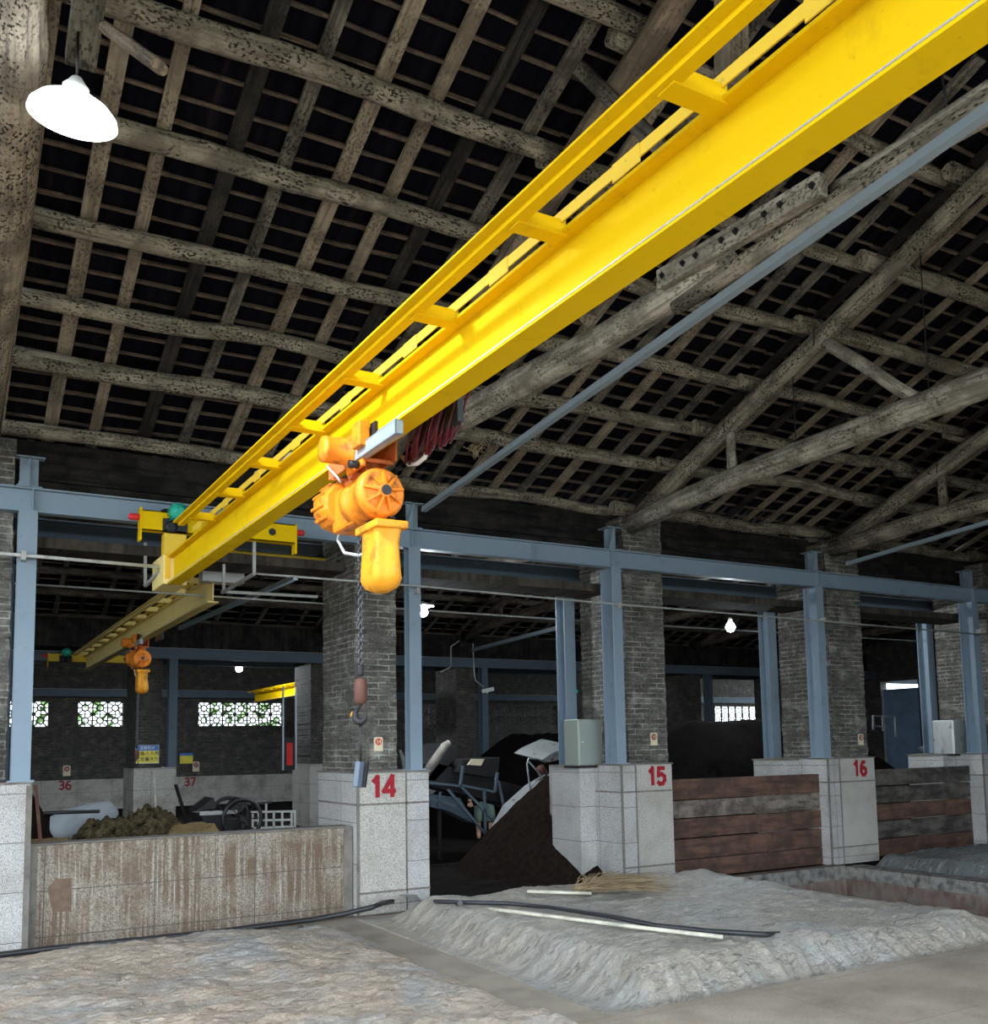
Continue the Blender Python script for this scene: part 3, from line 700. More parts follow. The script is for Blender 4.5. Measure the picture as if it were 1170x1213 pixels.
# common rafters (boards up the slope)
x = .10; i = 0; r = random.Random(4)
while x < 18.3:
    i += 1
    w = r.uniform(.09, .125); k = r.random(); mt = 'board' if k < .42 else 'board_mid' if k < .75 else 'board_dark'
    y0, y1 = 10.1, 4.22; dx = r.uniform(-.06, .06)
    mb = MB(); mb.beam((x, y0, roofz(y0)+.098), (x+dx, y1, roofz(y1)+.098), w, .035)
    tag(mb.build('rafter_board', mt), f'{ {"board":"pale","board_mid":"grey","board_dark":"blackened"}[mt]} sawn rafter board under the front roof tiles, {ordn(i)} from the left', 'rafter', 'rafter boards of the front roof')
    x += r.uniform(.36, .46)
x = .3; i = 0
while x < 26:
    i += 1; mt = r.choice(['board_mid', 'board_mid', 'board_dark'])
    mb = MB(); mb.beam((x, 21.3, roofz(21.3, 1)+.098), (x, 15.8, roofz(15.8, 1)+.098), .09, .035)
    tag(mb.build('rafter_board', mt), f'dim rafter board under the middle roof tiles, {ordn(i)} from the left', 'rafter', 'rafter boards of the middle roof'); x += .46
# thin battens across the rafters
rows = [10.05-.2*j for j in range(29)]
r = random.Random(12)
for b in range(5):
    for j, y in enumerate(rows):
        mb = MB(); dz = .13
        xa, xb = TX[b]+(0 if b else -.3), TX[b+1]; n = 6
        wv = [r.uniform(-.014, .014) for _ in range(n+1)]
        for q in range(n):
            x0 = xa+(xb-xa)*q/n; x1 = xa+(xb-xa)*(q+1)/n
            ya, yb_ = y+wv[q], y+wv[q+1]
            mb.beam((x0, ya, roofz(ya)+dz), (x1, yb_, roofz(yb_)+dz), r.uniform(.018, .034), .022, up=(0, K, 1))
        tag(mb.build('batten', 'batten'), f'thin tile batten, {ordn(j+1)} row up from the eave, {bayname[b]}', 'batten', 'tile battens of the front roof')
for b in (0, 2, 4, 6):
    for j in range(19):
        y = 21.2-.28*j; mb = MB(); x1 = TX[min(b+2, 7)]
        mb.beam((TX[b], y, roofz(y, 1)+.13), (x1, y, roofz(y, 1)+.13), .035, .02)
        tag(mb.build('batten', 'batten'), f'dim middle-roof tile batten, {ordn(j+1)} row from far eave, {["leftmost","second","third","rightmost"][b//2]} double bay', 'batten', 'tile battens of the middle roof')

# ------------------------------------------------------------------ trusses
def truss(i, X, ye, yr, far_y, bay, label, mats=('log_white', 'log', 'log'), detail=True, zt=4.36, bow=.22, rt=.125, plain_=False):
    s = 1 if ye > yr else -1
    t = thing('roof_truss', label, 'roof truss', (X, ye, zt))
    rz = lambda y: roofz(y, bay)-.25
    # tie beam: gently arched log from wall to wall
    mb = MB(); n = 15; P = []; 
    for k in range(n):
        q = k/(n-1); y = ye+(far_y-ye)*q; P.append((X+.03*noise.noise(Vector((i, q*3, 0))), y, zt+bow*math.sin(PI*min(1, q*1.02))**.8+.02*noise.noise(Vector((i*3, q*4, 0)))))
    if not plain_: mb.tube(P, [rt*(1.0+.1*noise.noise(Vector((i, k, 4)))) for k in range(n)], 14, .16, i); mb.build('tie_beam', mats[0], t)
    for nm, (ya, yb) in (('near', (ye, yr)), ('far', (far_y, yr))):
        mb = MB(); log(mb, (X, ya-(.2*s if nm == 'near' else -.2*s), rz(ya)-.0), (X, yb, rz(yb)-.02), .115, .09, i*7+len(nm), .04, 11, .16, 12); mb.build('principal_rafter', mats[1], t)
    tz = lambda y: zt+bow*math.sin(PI*(ye-y)/(ye-far_y))**.8
    d = (ye-far_y)
    for q in ((.168,) if detail else (.17,)):
        for a in (q, 1-q):
            y = ye-d*a; mb = MB(); log(mb, (X, y, tz(y)+.08), (X, y, rz(y)-.05), .06, .055, i+9, .01, 5, .12, 10); mb.build('short_strut', mats[2], t)
    for a, c in ((.29, .385), (.71, .615)):
        ya = ye-d*a; yc = ye-d*c; mb = MB(); log(mb, (X, ya, rz(ya)-.06), (X, yc, tz(yc)+.07), .065, .06, i+4, .02, 6, .12, 10); mb.build('diagonal_strut', mats[2], t)
    mb = MB(); log(mb, (X, yr, tz(yr)+.05), (X, yr, rz(yr)-.02), .075, .07, i+2, .01, 5, .12, 10); mb.build('king_post', mats[2], t)
    if detail:
        for y0, dz in ((6.9, 0), (5.35, 0)):
            mb = MB(); mb.cyl((X+.02, y0, rz(y0)), (X+.02, y0, tz(y0)), .006, n=6); mb.build('iron_rod', 'iron', t)
        mb = MB(); 
        for y0 in (7.75, 6.45): mb.tube([(X-.13, y0, rz(y0)+.04), (X-.135, y0+.02, rz(y0)-.05), (X-.10, y0+.05, rz(y0)-.15)], .006, 5)
        mb.build('iron_dog', 'iron', t)
    return t
def truss1(X):
    t = thing('roof_truss', 'front roof truss over pillar 14, with bolted splice plank and blue angle tie', 'roof truss', (X, 9.6, 4.3))
    rz = lambda y: roofz(y)-.25
    A = [at(px, py, X=X) for px, py in ((512, 515), (560, 487), (640, 443), (720, 398), (800, 348), (860, 305))]
    MB().tube(A, [.11, .125, .12, .105, .10, .10], 14, .14, 3).build('tie_beam', 'log_white', t)
    B = [at(px, py, X=X-.02) for px, py in ((800, 364), (880, 314), (960, 264), (1050, 202), (1110, 164), (1180, 124), (1400, 6), (1900, -205))]
    MB().tube(B, [.05, .062, .068, .066, .066, .066, .068, .07], 14, .12, 8).build('tie_beam', 'log', t).__setitem__('label', 'darker second log of the tie beam')
    B2 = [at(px, py, X=X+.02) for px, py in ((985, 224), (1050, 184), (1110, 146), (1180, 100), (1400, -28))]
    MB().tube(B2, [.03, .036, .04, .042, .045], 12, .12, 9).build('upper_pole', 'log_white', t)
    a, b = at(782, 333, X=X-.12), at(975, 218, X=X-.12)
    sp = MB(); sp.beam(a, b, .07, .125); sp = sp.build('splice_plank', 'log_white', t, bevel=.006)
    for k in range(8):
        q = .05+.9*k/7+(.02 if k % 2 else -.02)*(k > 0); c = a.lerp(b, q); cc = c+Vector((-.038, 0, 0)); s = .02
        bo = MB(); bo.poly([(cc.x, cc.y-s*1.1, cc.z), (cc.x, cc.y, cc.z+s*1.2), (cc.x, cc.y+s*1.1, cc.z), (cc.x, cc.y, cc.z-s*1.2)], (-.008, 0, 0)); bo.cyl((cc.x-.008, cc.y, cc.z), (cc.x-.024, cc.y, cc.z), .009, n=6)
        bo.build('bolt', 'iron', sp)
    # angle steel tie
    P0, P1 = at(502, 607, X=X+.42), at(1186, 121, X=X+.2)
    P0.x, P1.x = X+.40, X+.10
    P0, P1 = at(502, 606, X=X+.38), at(1170, 137, X=X-.13)
    P2 = P0.lerp(P1, 1.12)
    an = MB(); an.beam(P0, P2, .052, .008); an.beam(P0+Vector((-.026, 0, .022)), P2+Vector((-.026, 0, .022)), .008, .05); an.build('angle_steel_tie', 'angle', t)
    for sgn, ya, yb in ((1, 9.6, 4.2), (-1, -1.2, 4.2)):
        mb = MB(); log(mb, (X, ya, rz(ya)), (X, yb, rz(yb)), .12, .10, 33+sgn, .04, 13, .18, 14); mb.build('principal_rafter', 'log_brown', t)
    # raking board struts and king post
    a, b = at(592, -12, X=X-.25), at(765, 158, X=X-.10); mb = MB(); mb.beam(a, b+(b-a)*.25, .09, .10); mb.build('raking_strut', 'board_mid', t, bevel=.01)
    a, b = at(700, 380, X=X+.02), at(640, 318, X=X+.02); mb = MB(); mb.beam(a, b, .09, .08); mb.build('short_strut', 'board', t)
    mb = MB(); mb.beam(at(866, 110, X=X), at(866, -40, X=X), .16, .14); mb.build('king_post', 'board', t, bevel=.01)
    mb = MB(); mb.beam((X-.1, 6.2, rz(6.2)), (X-.1, 4.9, 4.75), .06, .07); mb.build('diagonal_strut', 'board_mid', t)
    mb = MB(); mb.cyl(at(1115, 85, X=X), at(1122, 135, X=X), .007, n=6).build('iron_rod', 'iron', t)
    mb = MB()
    r = random.Random(3); c = at(560, 527, X=X+.05)
    for k in range(26):
        p = c+Vector((r.gauss(0, .02), r.gauss(0, .05), 0)); mb.tube([p, p+Vector((r.gauss(0, .03), -.05+r.gauss(0, .03), -.06)), p+Vector((r.gauss(0, .04), -.11+r.gauss(0, .05), -.08+r.gauss(0, .04)))], .003, 4)
    tag(mb.build('frayed_fibres', 'twig', t), kind='stuff')
    return t
truss1(TX[1])
# truss 0: heavy dark log passing overhead at upper left
t = thing('roof_truss', 'heavy dark roof truss log crossing the upper left corner', 'roof truss', (TX[0], 9.6, 4.2))
P = [at(px, py, Z=z) for px, py, z in ((-14, 470, 4.45), (8, 380, 4.5), (24, 290, 4.55), (36, 200, 4.57), (44, 120, 4.57), (52, 40, 4.57), (62, -30, 4.55), (80, -130, 4.55))]
P = [Vector((.30-.02*i, p.y, 4.44+.10*math.sin(PI*i/7))) for i, p in enumerate(P)]
MB().tube([Vector((.32, 9.65, 4.34))]+P+[Vector((.12, -1.2, 4.4))], [.13]+[.145, .15, .155, .15, .14, .13, .12, .12]+[.12], 16, .14, 41).build('tie_beam', 'log', t)
mb = MB(); log(mb, (.36, 9.6, roofz(9.6)-.25), (.36, 4.2, roofz(4.2)-.25), .12, .1, 77, .04, 12, .16, 12); mb.build('principal_rafter', 'log_brown', t)
mb = MB(); log(mb, (.36, -1.2, roofz(-1.2)-.25), (.36, 4.2, roofz(4.2)-.25), .12, .1, 78, .04, 12, .16, 12); mb.build('principal_rafter', 'log_brown', t)
MB().beam(at(118, 28, X=.62), at(190, 80, X=.80), .10, .06, up=(0, .4, 1)).build('brace_board', 'log_brown', t, bevel=.03)
MB().beam(at(108, -20, X=.55), at(95, 75, X=.55), .14, .10).build('hanger_board', 'board_mid', t)
mb = MB(); mb.beam((.10, 6.6, 4.33), (.06, 4.0, 4.32), .05, .10); mb.beam((.14, 8.2, 4.32), (.10, 6.7, 4.34), .05, .03); mb.build('steel_strap', 'galv', t)
mb = MB(); log(mb, (.02, 9.3, 4.1), (.10, 6.0, 4.9), .07, .06, 5, .03); mb.build('diagonal_strut', 'log_brown', t)

for i in (2, 3, 4, 5):
    truss(i, TX[i], 9.62, 4.2, -1.2, 0, ['', '', 'pale rough log truss crossing the right half, seated on the middle numbered pillar', 'darker log truss at right, seated on the pillar beside the silver cabinet bay', 'log truss seated on the pillar at the right frame edge', 'log truss beyond the right frame edge'][i], ('log_white', 'log', 'log_white') if i < 3 else ('log', 'log', 'log'))
# steel angle under truss 3 (seen as the second line)
for i in (1, 2, 3, 4, 5, 6):
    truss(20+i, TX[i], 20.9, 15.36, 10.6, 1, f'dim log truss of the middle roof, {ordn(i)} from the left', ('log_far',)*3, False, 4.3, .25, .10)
t = thing('steel_angle', 'long blue-grey steel angle rising beneath the truss log over pillar 16', 'steel angle', at(1000, 668, X=TX[3]+.05))
MB().beam(at(1003, 668, X=TX[3]-.02), at(1200, 610, X=TX[3]-.02), .06, .05).build('angle', 'angle', t)
# splice plank on middle-bay truss seen between pillars 14 and 15
# ------------------------------------------------------------------ cranes
def crane(X, y0, y1, zb, ph, label, old=False):
    mat = 'yellow_pale' if old else 'yellow'
    t = thing('bridge_crane', label, 'bridge crane', (X-.06, y1, zb))
    w = .122; h = .27; f = .014
    mb = MB(); mb.box(X-w, X, y0, y1, zb, zb+f); mb.box(X-w, X, y0, y1, zb+h-f, zb+h); mb.box(X-w/2-.005, X-w/2+.005, y0, y1, zb+f, zb+h-f)
    mb.build('girder', mat, t)
    MB().box(X-w-.002, X-w+.003, y0, y1, zb+.011, zb+.017).build('flange_lip', 'galv_dull', t)
    # outer rail: angle/channel
    xr = X-.36; zr = zb+h-.01
    yr = y1-1.35 if X < 2.5 else y1-.2
    mb = MB(); mb.box(xr, xr+.05, y0, yr, zr+.013, zr+.022); mb.box(xr+.040, xr+.088, y0, yr, zr-.006, zr+.0225)
    mb.build('outer_rail', mat, t)
    # upper strip with tabs
    mb = MB(); mb.box(X-w-.002, X-w+.004, y0, y1-1.0, zb+h+.022, zb+h+.066)
    mb.build('side_strip', 'yellow_old', t)
    y = ph; k = 0
    while y < yr:
        if y > y0: MB().box(xr+.06, X-w+.02, y-.035, y+.035, zr-.012, zr-.007).box(xr+.06, X-w+.02, y-.0349, y-.030, zr-.0071, zr+.045).build('cross_bracket', mat, t)
        y += .81; k += 1
    y = ph+.40; k = 0
    while y < y1-1.1:
        if y > y0: MB().box(X-w-.006, X-w-.001, y-.07, y+.07, zb+h+.004, zb+h+.066).build('strip_tab', 'yellow_old', t)
        y += .81
    return t
cr = crane(2.0, -1.3, 9.24, 3.145, -.45-.045, 'bright yellow bridge crane girder crossing the upper frame')
# end truck of crane 1
def end_truck(par, X0, X1, yc, z0, z1, mat, motor=True):
    mb = MB(); mb.box(X0, X1, yc-.05, yc-.042, z0, z1); mb.box(X0, X1, yc-.05, yc+.05, z0, z0+.01); mb.box(X0, X1, yc-.05, yc+.05, z1-.01, z1); mb.box(X0, X0+.015, yc-.06, yc+.06, z0-.10, z1+.02); mb.box(X1-.015, X1, yc-.06, yc+.06, z0-.10, z1+.01)
    t = mb.build('end_truck', mat, par)
    for x in (X0+.25, X1-.25):
        MB().cyl((x, yc-.06, (z0+z1)/2), (x, yc-.045, (z0+z1)/2), .035, n=16).build('wheel_cap', 'iron', t)
        MB().cyl((x, yc+.03, z1-.02), (x, yc+.10, z1-.02), .07, n=20).build('wheel', 'iron', t)
    for x, d in ((X0, -1), (X1, 1)): MB().lathe([(.03, 0), (.034, .02), (.028, .04), (.034, .06), (.028, .085), (.015, .095)], (x, yc, (z0+z1)/2+.03), (d, 0, 0), 14).build('rubber_buffer', 'red', t)
    if motor:
        c = Vector((X0+.32, yc-.06, z0+.17)); g_ = MB(); g_.lathe([(.075, 0), (.078, .03), (.078, .13), (.066, .15), (.066, .165), (.03, .17), (.03, .185)], c, (0, -1, 0), 26)
        for k in range(22):
            a = 2*PI*k/22; d = Vector((math.cos(a), 0, math.sin(a))); g_.beam(c+d*.083+Vector((0, -.02, 0)), c+d*.083+Vector((0, -.13, 0)), .005, .012, up=d)
        g_.build('drive_motor', 'green', t)
        MB().lathe([(.05, 0), (.055, .02), (.055, .05), (.03, .055)], c+Vector((-.05, 0, -.13)), (0, -1, 0), 20).build('drive_gear', 'iron', t)
        MB().box(c.x-.12, c.x+.10, c.y-.02, c.y+.03, c.z-.16, c.z-.05).build('gear_case', 'iron', t)
    return t
end_truck(cr, 1.63, 3.12, 9.3, 3.64, 3.83, 'yellow')
MB().box(1.84, 2.04, 9.22, 9.34, 3.42, 3.62).box(1.86, 1.90, 9.24, 9.30, 3.2, 3.5).build('hanger_block', 'yellow_old', cr)
MB().box(1.84, 2.06, 9.25, 9.75, 3.15, 3.43).build('end_box', 'yellow_pale', cr, bevel=.006)
MB().tube([at(303, 560, X=1.9), at(320, 553, X=1.9), at(345, 537, X=1.9)], .012, 8).build('cable_sleeve', 'cable_grey', cr)
cr2 = crane(2.7, 10.6, 20.35, 3.205, 10.9, 'pale yellow crane girder of the middle bay, left of brick pillar 14', True)
end_truck(cr2, 2.35, 4.1, 10.52, 3.60, 3.78, 'yellow_old', False)
end_truck(cr2, 1.95, 3.6, 20.4, 3.36, 3.52, 'yellow_old', True)
MB().box(2.5, 2.95, 10.5, 10.68, 3.42, 3.6).build('hanger_block', 'galv_dull', cr2)
a = at(290, 832, X=8.0)
cr3 = crane(8.15, 22.2, 27.6, 2.97, 22.6, 'distant yellow crane girder end in the rear bay, left of brick pillar 14')

# ------------------------------------------------------------------ electric chain hoist
CHX, CHY = 1.94, 4.73
def chain_links(mb, p0, p1, L=.030, r=.0042, w=.011):
    p0, p1 = Vector(p0), Vector(p1); n = int((p0-p1).length/(L*.74)); d = (p1-p0).normalized()
    for k in range(n):
        c = p0+d*(k+.5)*(L*.74); s = Vector((1, 0, 0)) if k % 2 else Vector((0, 1, 0))
        pts = []
        for q in range(10):
            a = 2*PI*q/10; pts.append(c+d*(math.cos(a)*L*.5)+s*(math.sin(a)*w))
        mb.tube(pts, r, 5, closed=True)
    return mb
def hoist():
    t = thing('chain_hoist', 'orange electric chain hoist under the front crane girder, with hook and hanging pendant', 'chain hoist', (CHX, CHY, 3.145))
    # trolley
    tr = MB(); 
    for x in (1.855, 2.025): tr.box(x-.006, x+.006, 4.45, 4.95, 3.06, 3.22)
    for y in (4.5, 4.9): tr.cyl((1.85, y, 3.06), (2.03, y, 3.06), .012, n=8)
    tr = tr.build('trolley', 'orange_rust', t)
    for y in (4.54, 4.86):
        for x0, x1 in ((1.872, 1.905), (1.975, 2.008)): MB().cyl((x0, y, 3.205), (x1, y, 3.205), .045, n=18).build('trolley_wheel', 'iron', tr)
    c = at(424, 527, X=1.83)
    mo = MB(); c0 = at(398, 534, X=1.76); mo.lathe([(.030, -.09), (.066, -.085), (.070, -.07), (.068, -.065), (.068, .05), (.078, .055), (.078, .075), (.05, .08)], (1.77, c0.y, c0.z), (1, 0, 0), 28); 
    mo = mo.build('travel_motor', 'orange', t)
    MB().box(1.843, 1.868, c0.y-.14, c0.y+.08, c0.z-.10, c0.z+.10).box(1.80, 1.86, c0.y-.21, c0.y-.11, c0.z-.02, c0.z+.11).build('gear_plate', 'orange', mo, bevel=.008)
    MB().box(1.868, 1.885, c0.y-.25, c0.y-.19, c0.z-.03, c0.z+.10).cyl((1.79, c0.y-.1, c0.z-.09), (1.84, c0.y-.1, c0.z-.09), .02, n=10).build('switch', 'iron', mo)
    MB().tube([at(387, 552, X=1.82), at(400, 566, X=1.84), at(404, 572, X=1.86)], .007, 6).build('motor_lead', 'cable_grey', mo)
    # channel bar under flange, silver
    y0, y1 = at(421, 551, X=1.86), at(474, 512, X=1.86)
    MB().box(1.835, 1.842, y1.y, y0.y+.02, 3.055, 3.125).box(1.835, 1.875, y1.y, y0.y+.02, 3.055, 3.062).box(1.835, 1.875, y1.y, y0.y+.02, 3.118, 3.125).box(1.835, 1.875, y1.y, y1.y+.01, 3.055, 3.125).build('channel_bar', 'angle', t)
    # body
    ax = Vector((0, -1, 0)); c1 = at(458, 581, X=1.94); zc = c1.z+.005; xc = 1.94
    bd = MB(); bd.lathe([(.10, -.30), (.125, -.28), (.125, -.21), (.112, -.20), (.114, -.06), (.130, -.055), (.130, -.02), (.122, .0), (.108, .022), (.092, .014), (.036, .024), (.034, .045), (.028, .045)], (xc, c1.y+.06, zc), ax, 36)
    for k in range(9):
        a = 2*PI*k/9+.2; d = Vector((math.cos(a), 0, math.sin(a))); e = Vector((xc, c1.y+.035, zc)); bd.beam(e+d*.030+ax*.014, e+d*.108+ax*-.006, .012, .022, up=ax)
    bd = bd.build('motor_housing', 'orange', t)
    MB().cyl((xc, c1.y+.03, zc), (xc, c1.y+.005, zc), .034, n=22).build('axle_collar', 'orange', bd)
    MB().cyl((xc, c1.y+.01, zc), (xc, c1.y-.003, zc), .025, n=20).build('axle_bore', 'black', bd)
    fl = MB()
    for k in range(6):
        a = 2*PI*k/6; d = Vector((math.cos(a), 0, math.sin(a))); fl.cyl(Vector((xc, c1.y+.09, zc))+d*.118, Vector((xc, c1.y+.13, zc))+d*.118, .012, n=8); fl.cyl(Vector((xc, c1.y+.083, zc))+d*.118, Vector((xc, c1.y+.09, zc))+d*.118, .007, n=6)
    fl.build('flange_bolt', 'orange', bd)
    # gear cover at far side: octagonal, ribbed
    c2 = at(404, 594, X=1.94); R = .135
    gc = MB(); yg = c2.y-.02
    prof = [(.10, -.20), (.128, -.17), (.138, -.10), (.138, -.02), (.130, 0.), (.120, .03)]
    gc.lathe(prof, (xc, yg-.04, c2.z-.035), (0, -1, 0), 10)
    for k in range(5):
        a = PI*(.55+k*.16); d = Vector((math.cos(a), 0, math.sin(a))); gc.beam(Vector((xc, yg+.12, c2.z-.035))+d*.136, Vector((xc, yg-.04, c2.z-.035))+d*.136, .02, .014, up=d)
    gc.build('gear_cover', 'orange', t, bevel=.006)
    MB().box(xc-.07, xc+.07, c1.y+.28, yg-.02, zc-.12, zc+.11).build('center_block', 'orange', t, bevel=.02)
    MB().box(xc-.03, xc+.03, c1.y+.20, c1.y+.50, zc+.09, 3.04).cyl((xc-.06, c1.y+.35, zc+.16), (xc+.06, c1.y+.35, zc+.16), .03, n=14).build('suspension_lug', 'orange_rust', t, bevel=.006)
    c = at(448, 545, X=2.0); MB().lathe([(.02, -.05), (.042, -.04), (.045, 0), (.042, .04), (.02, .05)], (1.98, c.y+.05, 3.06), (1, 0, 0), 18).build('reel_drum', 'orange_rust', t)
    MB().tube([at(404, 622, X=1.94), at(400, 640, X=1.94), at(408, 655, X=1.94), at(425, 658, X=1.94), at(437, 654, X=1.94)], .009, 8).build('loop_cable', 'cable_grey', t)
    MB().tube([(1.94, 4.93, 2.84), at(404, 622, X=1.94)], .02, 8).build('cable_gland', 'black', t)
    # chain, hook block
    chn = MB(); chain_links(chn, (CHX, CHY, 2.84), (CHX, CHY, 1.985)); chain_links(chn, (CHX+.02, CHY+.03, 2.84), (CHX+.005, CHY+.006, 2.02)); chn.build('chain', 'chain', t)
    hb = MB(); z = at(427, 818, X=CHX).z
    hb.lathe([(.012, -.075), (.026, -.065), (.034, -.05), (.036, 0), (.034, .045), (.026, .06), (.012, .064)], (CHX, CHY, z), (0, 0, 1), 20); hb = hb.build('hook_block', 'rust', t)
    MB().lathe([(.014, 0), (.020, .01), (.016, .02), (.021, .03), (.016, .04), (.021, .05), (.014, .06)], (CHX, CHY, z+.075), (0, 0, 1), 14).build('chain_spring', 'iron', hb)
    # hook
    hc = Vector((CHX, CHY, at(428, 847, X=CHX).z)); side = Vector((.52, -.855, 0)); up = Vector((0, 0, 1)); R_ = .036
    pts = [Vector((CHX, CHY, z-.07)), hc+up*.062]; rad = [.011, .012]
    pts.append(hc+up*.042-side*.014); rad.append(.012)
    for k in range(12):
        a = math.radians(140+k*20); pts.append(hc+side*math.cos(a)*R_+up*math.sin(a)*R_); rad.append([.013, .016, .018, .019, .0195, .0195, .019, .018, .016, .013, .009, .004][k])
    pts.append(hc+side*(R_+.004)+up*.030); rad.append(.002)
    MB().tube(pts, rad, 12).build('hook', 'iron', t)
    MB().tube([hc-side*(R_+.013)+up*.02, hc-side*(R_+.018)-up*.0, hc-side*(R_+.006)-up*.02], [.006, .011, .005], 8).build('hook_paint', 'bag', t).__setitem__('label', 'worn orange paint on the hook back')
    # pendant control hanging by its cable
    pt = Vector((CHX, CHY, at(428, 902, X=CHX).z)); pb = at(427, 933, X=CHX).z
    MB().tube([hc-up*.05+side*.004, Vector((CHX, CHY, pt.z))+side*.002], .004, 6).tube([hc-up*.052-side*.004, Vector((CHX, CHY, pt.z))-side*.002], .004, 6).build('pendant_cable', 'black', t)
    pe = MB(); ax2 = Vector((-.12, .03, -.99)).normalized(); pe.beam(pt, pt+ax2*(pt.z-pb), .05, .034, up=(.4, -.9, 0)); pe = pe.build('pendant_control', 'pendant', t, bevel=.006)
    MB().beam(pt+Vector((.024, -.012, 0)), pt+ax2*(pt.z-pb)+Vector((.024, -.012, 0)), .012, .036, up=(.4, -.9, 0)).build('pendant_side', 'black', pe)
    # chain bag
    zt_, zb_ = at(452, 624, X=CHX).z, at(452, 702, X=CHX).z; cy = at(452, 660, X=CHX).y; cx = CHX
    bg = MB(); rings = []; n = 28; H = [0, .04, .06, .12, .35, .6, .8, .92, 1.0]; S = [1, 1, .93, .88, .86, .92, .96, .80, .35]
    for hq, sq in zip(H, S):
        ring = []
        for k in range(n):
            a = 2*PI*k/n; ca, sa = math.cos(a), math.sin(a); e = .45 if hq < .1 else .7
            x = math.copysign(abs(ca)**e, ca)*.085*sq; y = math.copysign(abs(sa)**e, sa)*.135*sq
            fold = 1+(.10*math.sin(a*5+1+hq*1.5)*(hq > .1))*(1-hq*.3)+.05*noise.noise(Vector((ca*2, sa*2, hq*4)))*(hq > .1)
            ring.append(bg.bm.verts.new((cx+x*fold, cy+y*fold, zt_+(zb_-zt_)*hq)))
        rings.append(ring)
    for A, B in zip(rings, rings[1:]):
        for k in range(n): bg.face([A[k], A[(k+1) % n], B[(k+1) % n], B[k]], None, True)
    bg.face(rings[-1][::-1]); bg.build('chain_bag', 'bag', t)
    rim = MB(); rim.box(cx-.088, cx+.088, cy-.138, cy+.138, zt_-.03, zt_+.010); rim.build('bag_rim', 'bag', t, bevel=.008)
    MB().beam((cx, cy+.06, zt_), (cx, c1.y+.25, zc-.09), .02, .03).beam((cx+.04, cy-.04, zt_), (cx+.04, c1.y+.1, zc-.09), .012, .02).build('bag_bracket', 'iron', t)
    # dark red festoon loops beside trolley
    fr = MB(); r = random.Random(8)
    for k in range(26):
        y = 4.47-.018*k+r.uniform(-.01, .01); x = 2.08+r.uniform(-.03, .04)
        fr.tube([(x, y-.16, 3.30), (x+.005, y-.10, 3.24), (x, y-.03, 3.13), (x+.01, y+.02, 3.055), (x+.02, y+.05, 3.06), (x+.035, y-.02, 3.12), (x+.04, y-.12, 3.28)], .0065, 6)
    fr.build('festoon_cable', 'cable_red', t)
    MB().box(2.10, 2.13, 3.92, 4.36, 3.12, 3.34).build('dark_backing', 'black', t)  # black backing added behind the cables to darken their gaps
    MB().tube([at(476, 541, X=2.12), at(484, 550, X=2.12), at(494, 549, X=2.12), at(503, 542, X=2.12), at(506, 536, X=2.12)], .012, 8).build('white_conduit', 'white', t)
    return t
h1 = hoist()
p = at(163, 830, X=2.64)
h2 = copy_tree(h1, (2.64, p.y, 3.205))
h2['label'] = 'smaller-looking rusty orange chain hoist under the pale yellow girder of the middle bay'
for ch in list(h2.children):
    if ch.name.startswith(('festoon', 'white_conduit', 'pendant')):
        for q in list(ch.children): bpy.data.objects.remove(q)
        bpy.data.objects.remove(ch)
hook_drop = (3.205+(at(427, 818, X=CHX).z-3.145))-at(160, 893, X=2.64).z
for ch in h2.children:
    if ch.name.startswith('hook'): ch.location.z -= hook_drop
    if ch.name.startswith('chain.'):
        b0 = .305; L0 = 1.16-b0; k = (L0+hook_drop)/L0; ch.scale.z = k; ch.location.z = -b0+b0*k
h1['group'] = h2['group'] = 'chain hoists under the crane girders'

# ------------------------------------------------------------------ conduit and hanging steel frames
cd = thing('conduit_pipe', 'pale conductor pipe running from the left edge, below the runway beam', 'pipe', (1, 9.4, 3.35))
cd1 = cd
MB().tube([(-2, 9.40, 3.36), (.7, 9.40, 3.345), (1.96, 9.40, 3.33)], .017, 8).build('pipe', 'cable_grey', cd)
MB().box(.66, .70, 9.36, 9.5, 3.30, 3.38).box(1.955, 1.965, 9.38, 9.42, 3.29, 3.37).build('clamp', 'galv_dull', cd)
cd = thing('conduit_pipe', 'thin grey conductor pipe below the runway beam, from the hoist to the right edge', 'pipe', (8, 9.4, 3.3))
cd2 = cd
MB().tube([(2.72, 9.40, 3.335), (4.4, 9.40, 3.333), (6.8, 9.4, 3.295), (10.8, 9.4, 3.26), (15, 9.4, 3.22)], .012, 8).build('pipe', 'galv_dull', cd)
for x in (4.52, 7.22, 10.8, 14.33): MB().box(x-.015, x+.015, 9.38, 9.5, 3.25, 3.31).build('clamp', 'galv_dull', cd)
tag(MB().tube([(.3, 10.95, 3.34), (8, 10.95, 3.30), (16, 10.95, 3.3)], .012, 6).build('conduit_pipe', 'galv_dull'), 'thin grey pipe behind the front row, along the rear runway beam', 'pipe')
def frame(pts, par, r=.014):
    mb = MB()
    for a, b in pts: mb.beam(a, b, r*2, r*2)
    return mb.build('hanging_frame', 'galv_dull', par)
A = at(202, 640, Y=9.25); Bq = at(202, 672, Y=9.25); C1 = at(172, 694, Y=8.95)
frame([(at(196, 632, Y=9.3), at(195, 672, Y=9.3)), (at(172, 643, Y=9.9), at(172, 694, Y=9.9)), (at(195, 672, Y=9.3), at(172, 694, Y=9.9)), (at(196, 648, Y=9.3), at(232, 652, Y=9.3))], cd1)
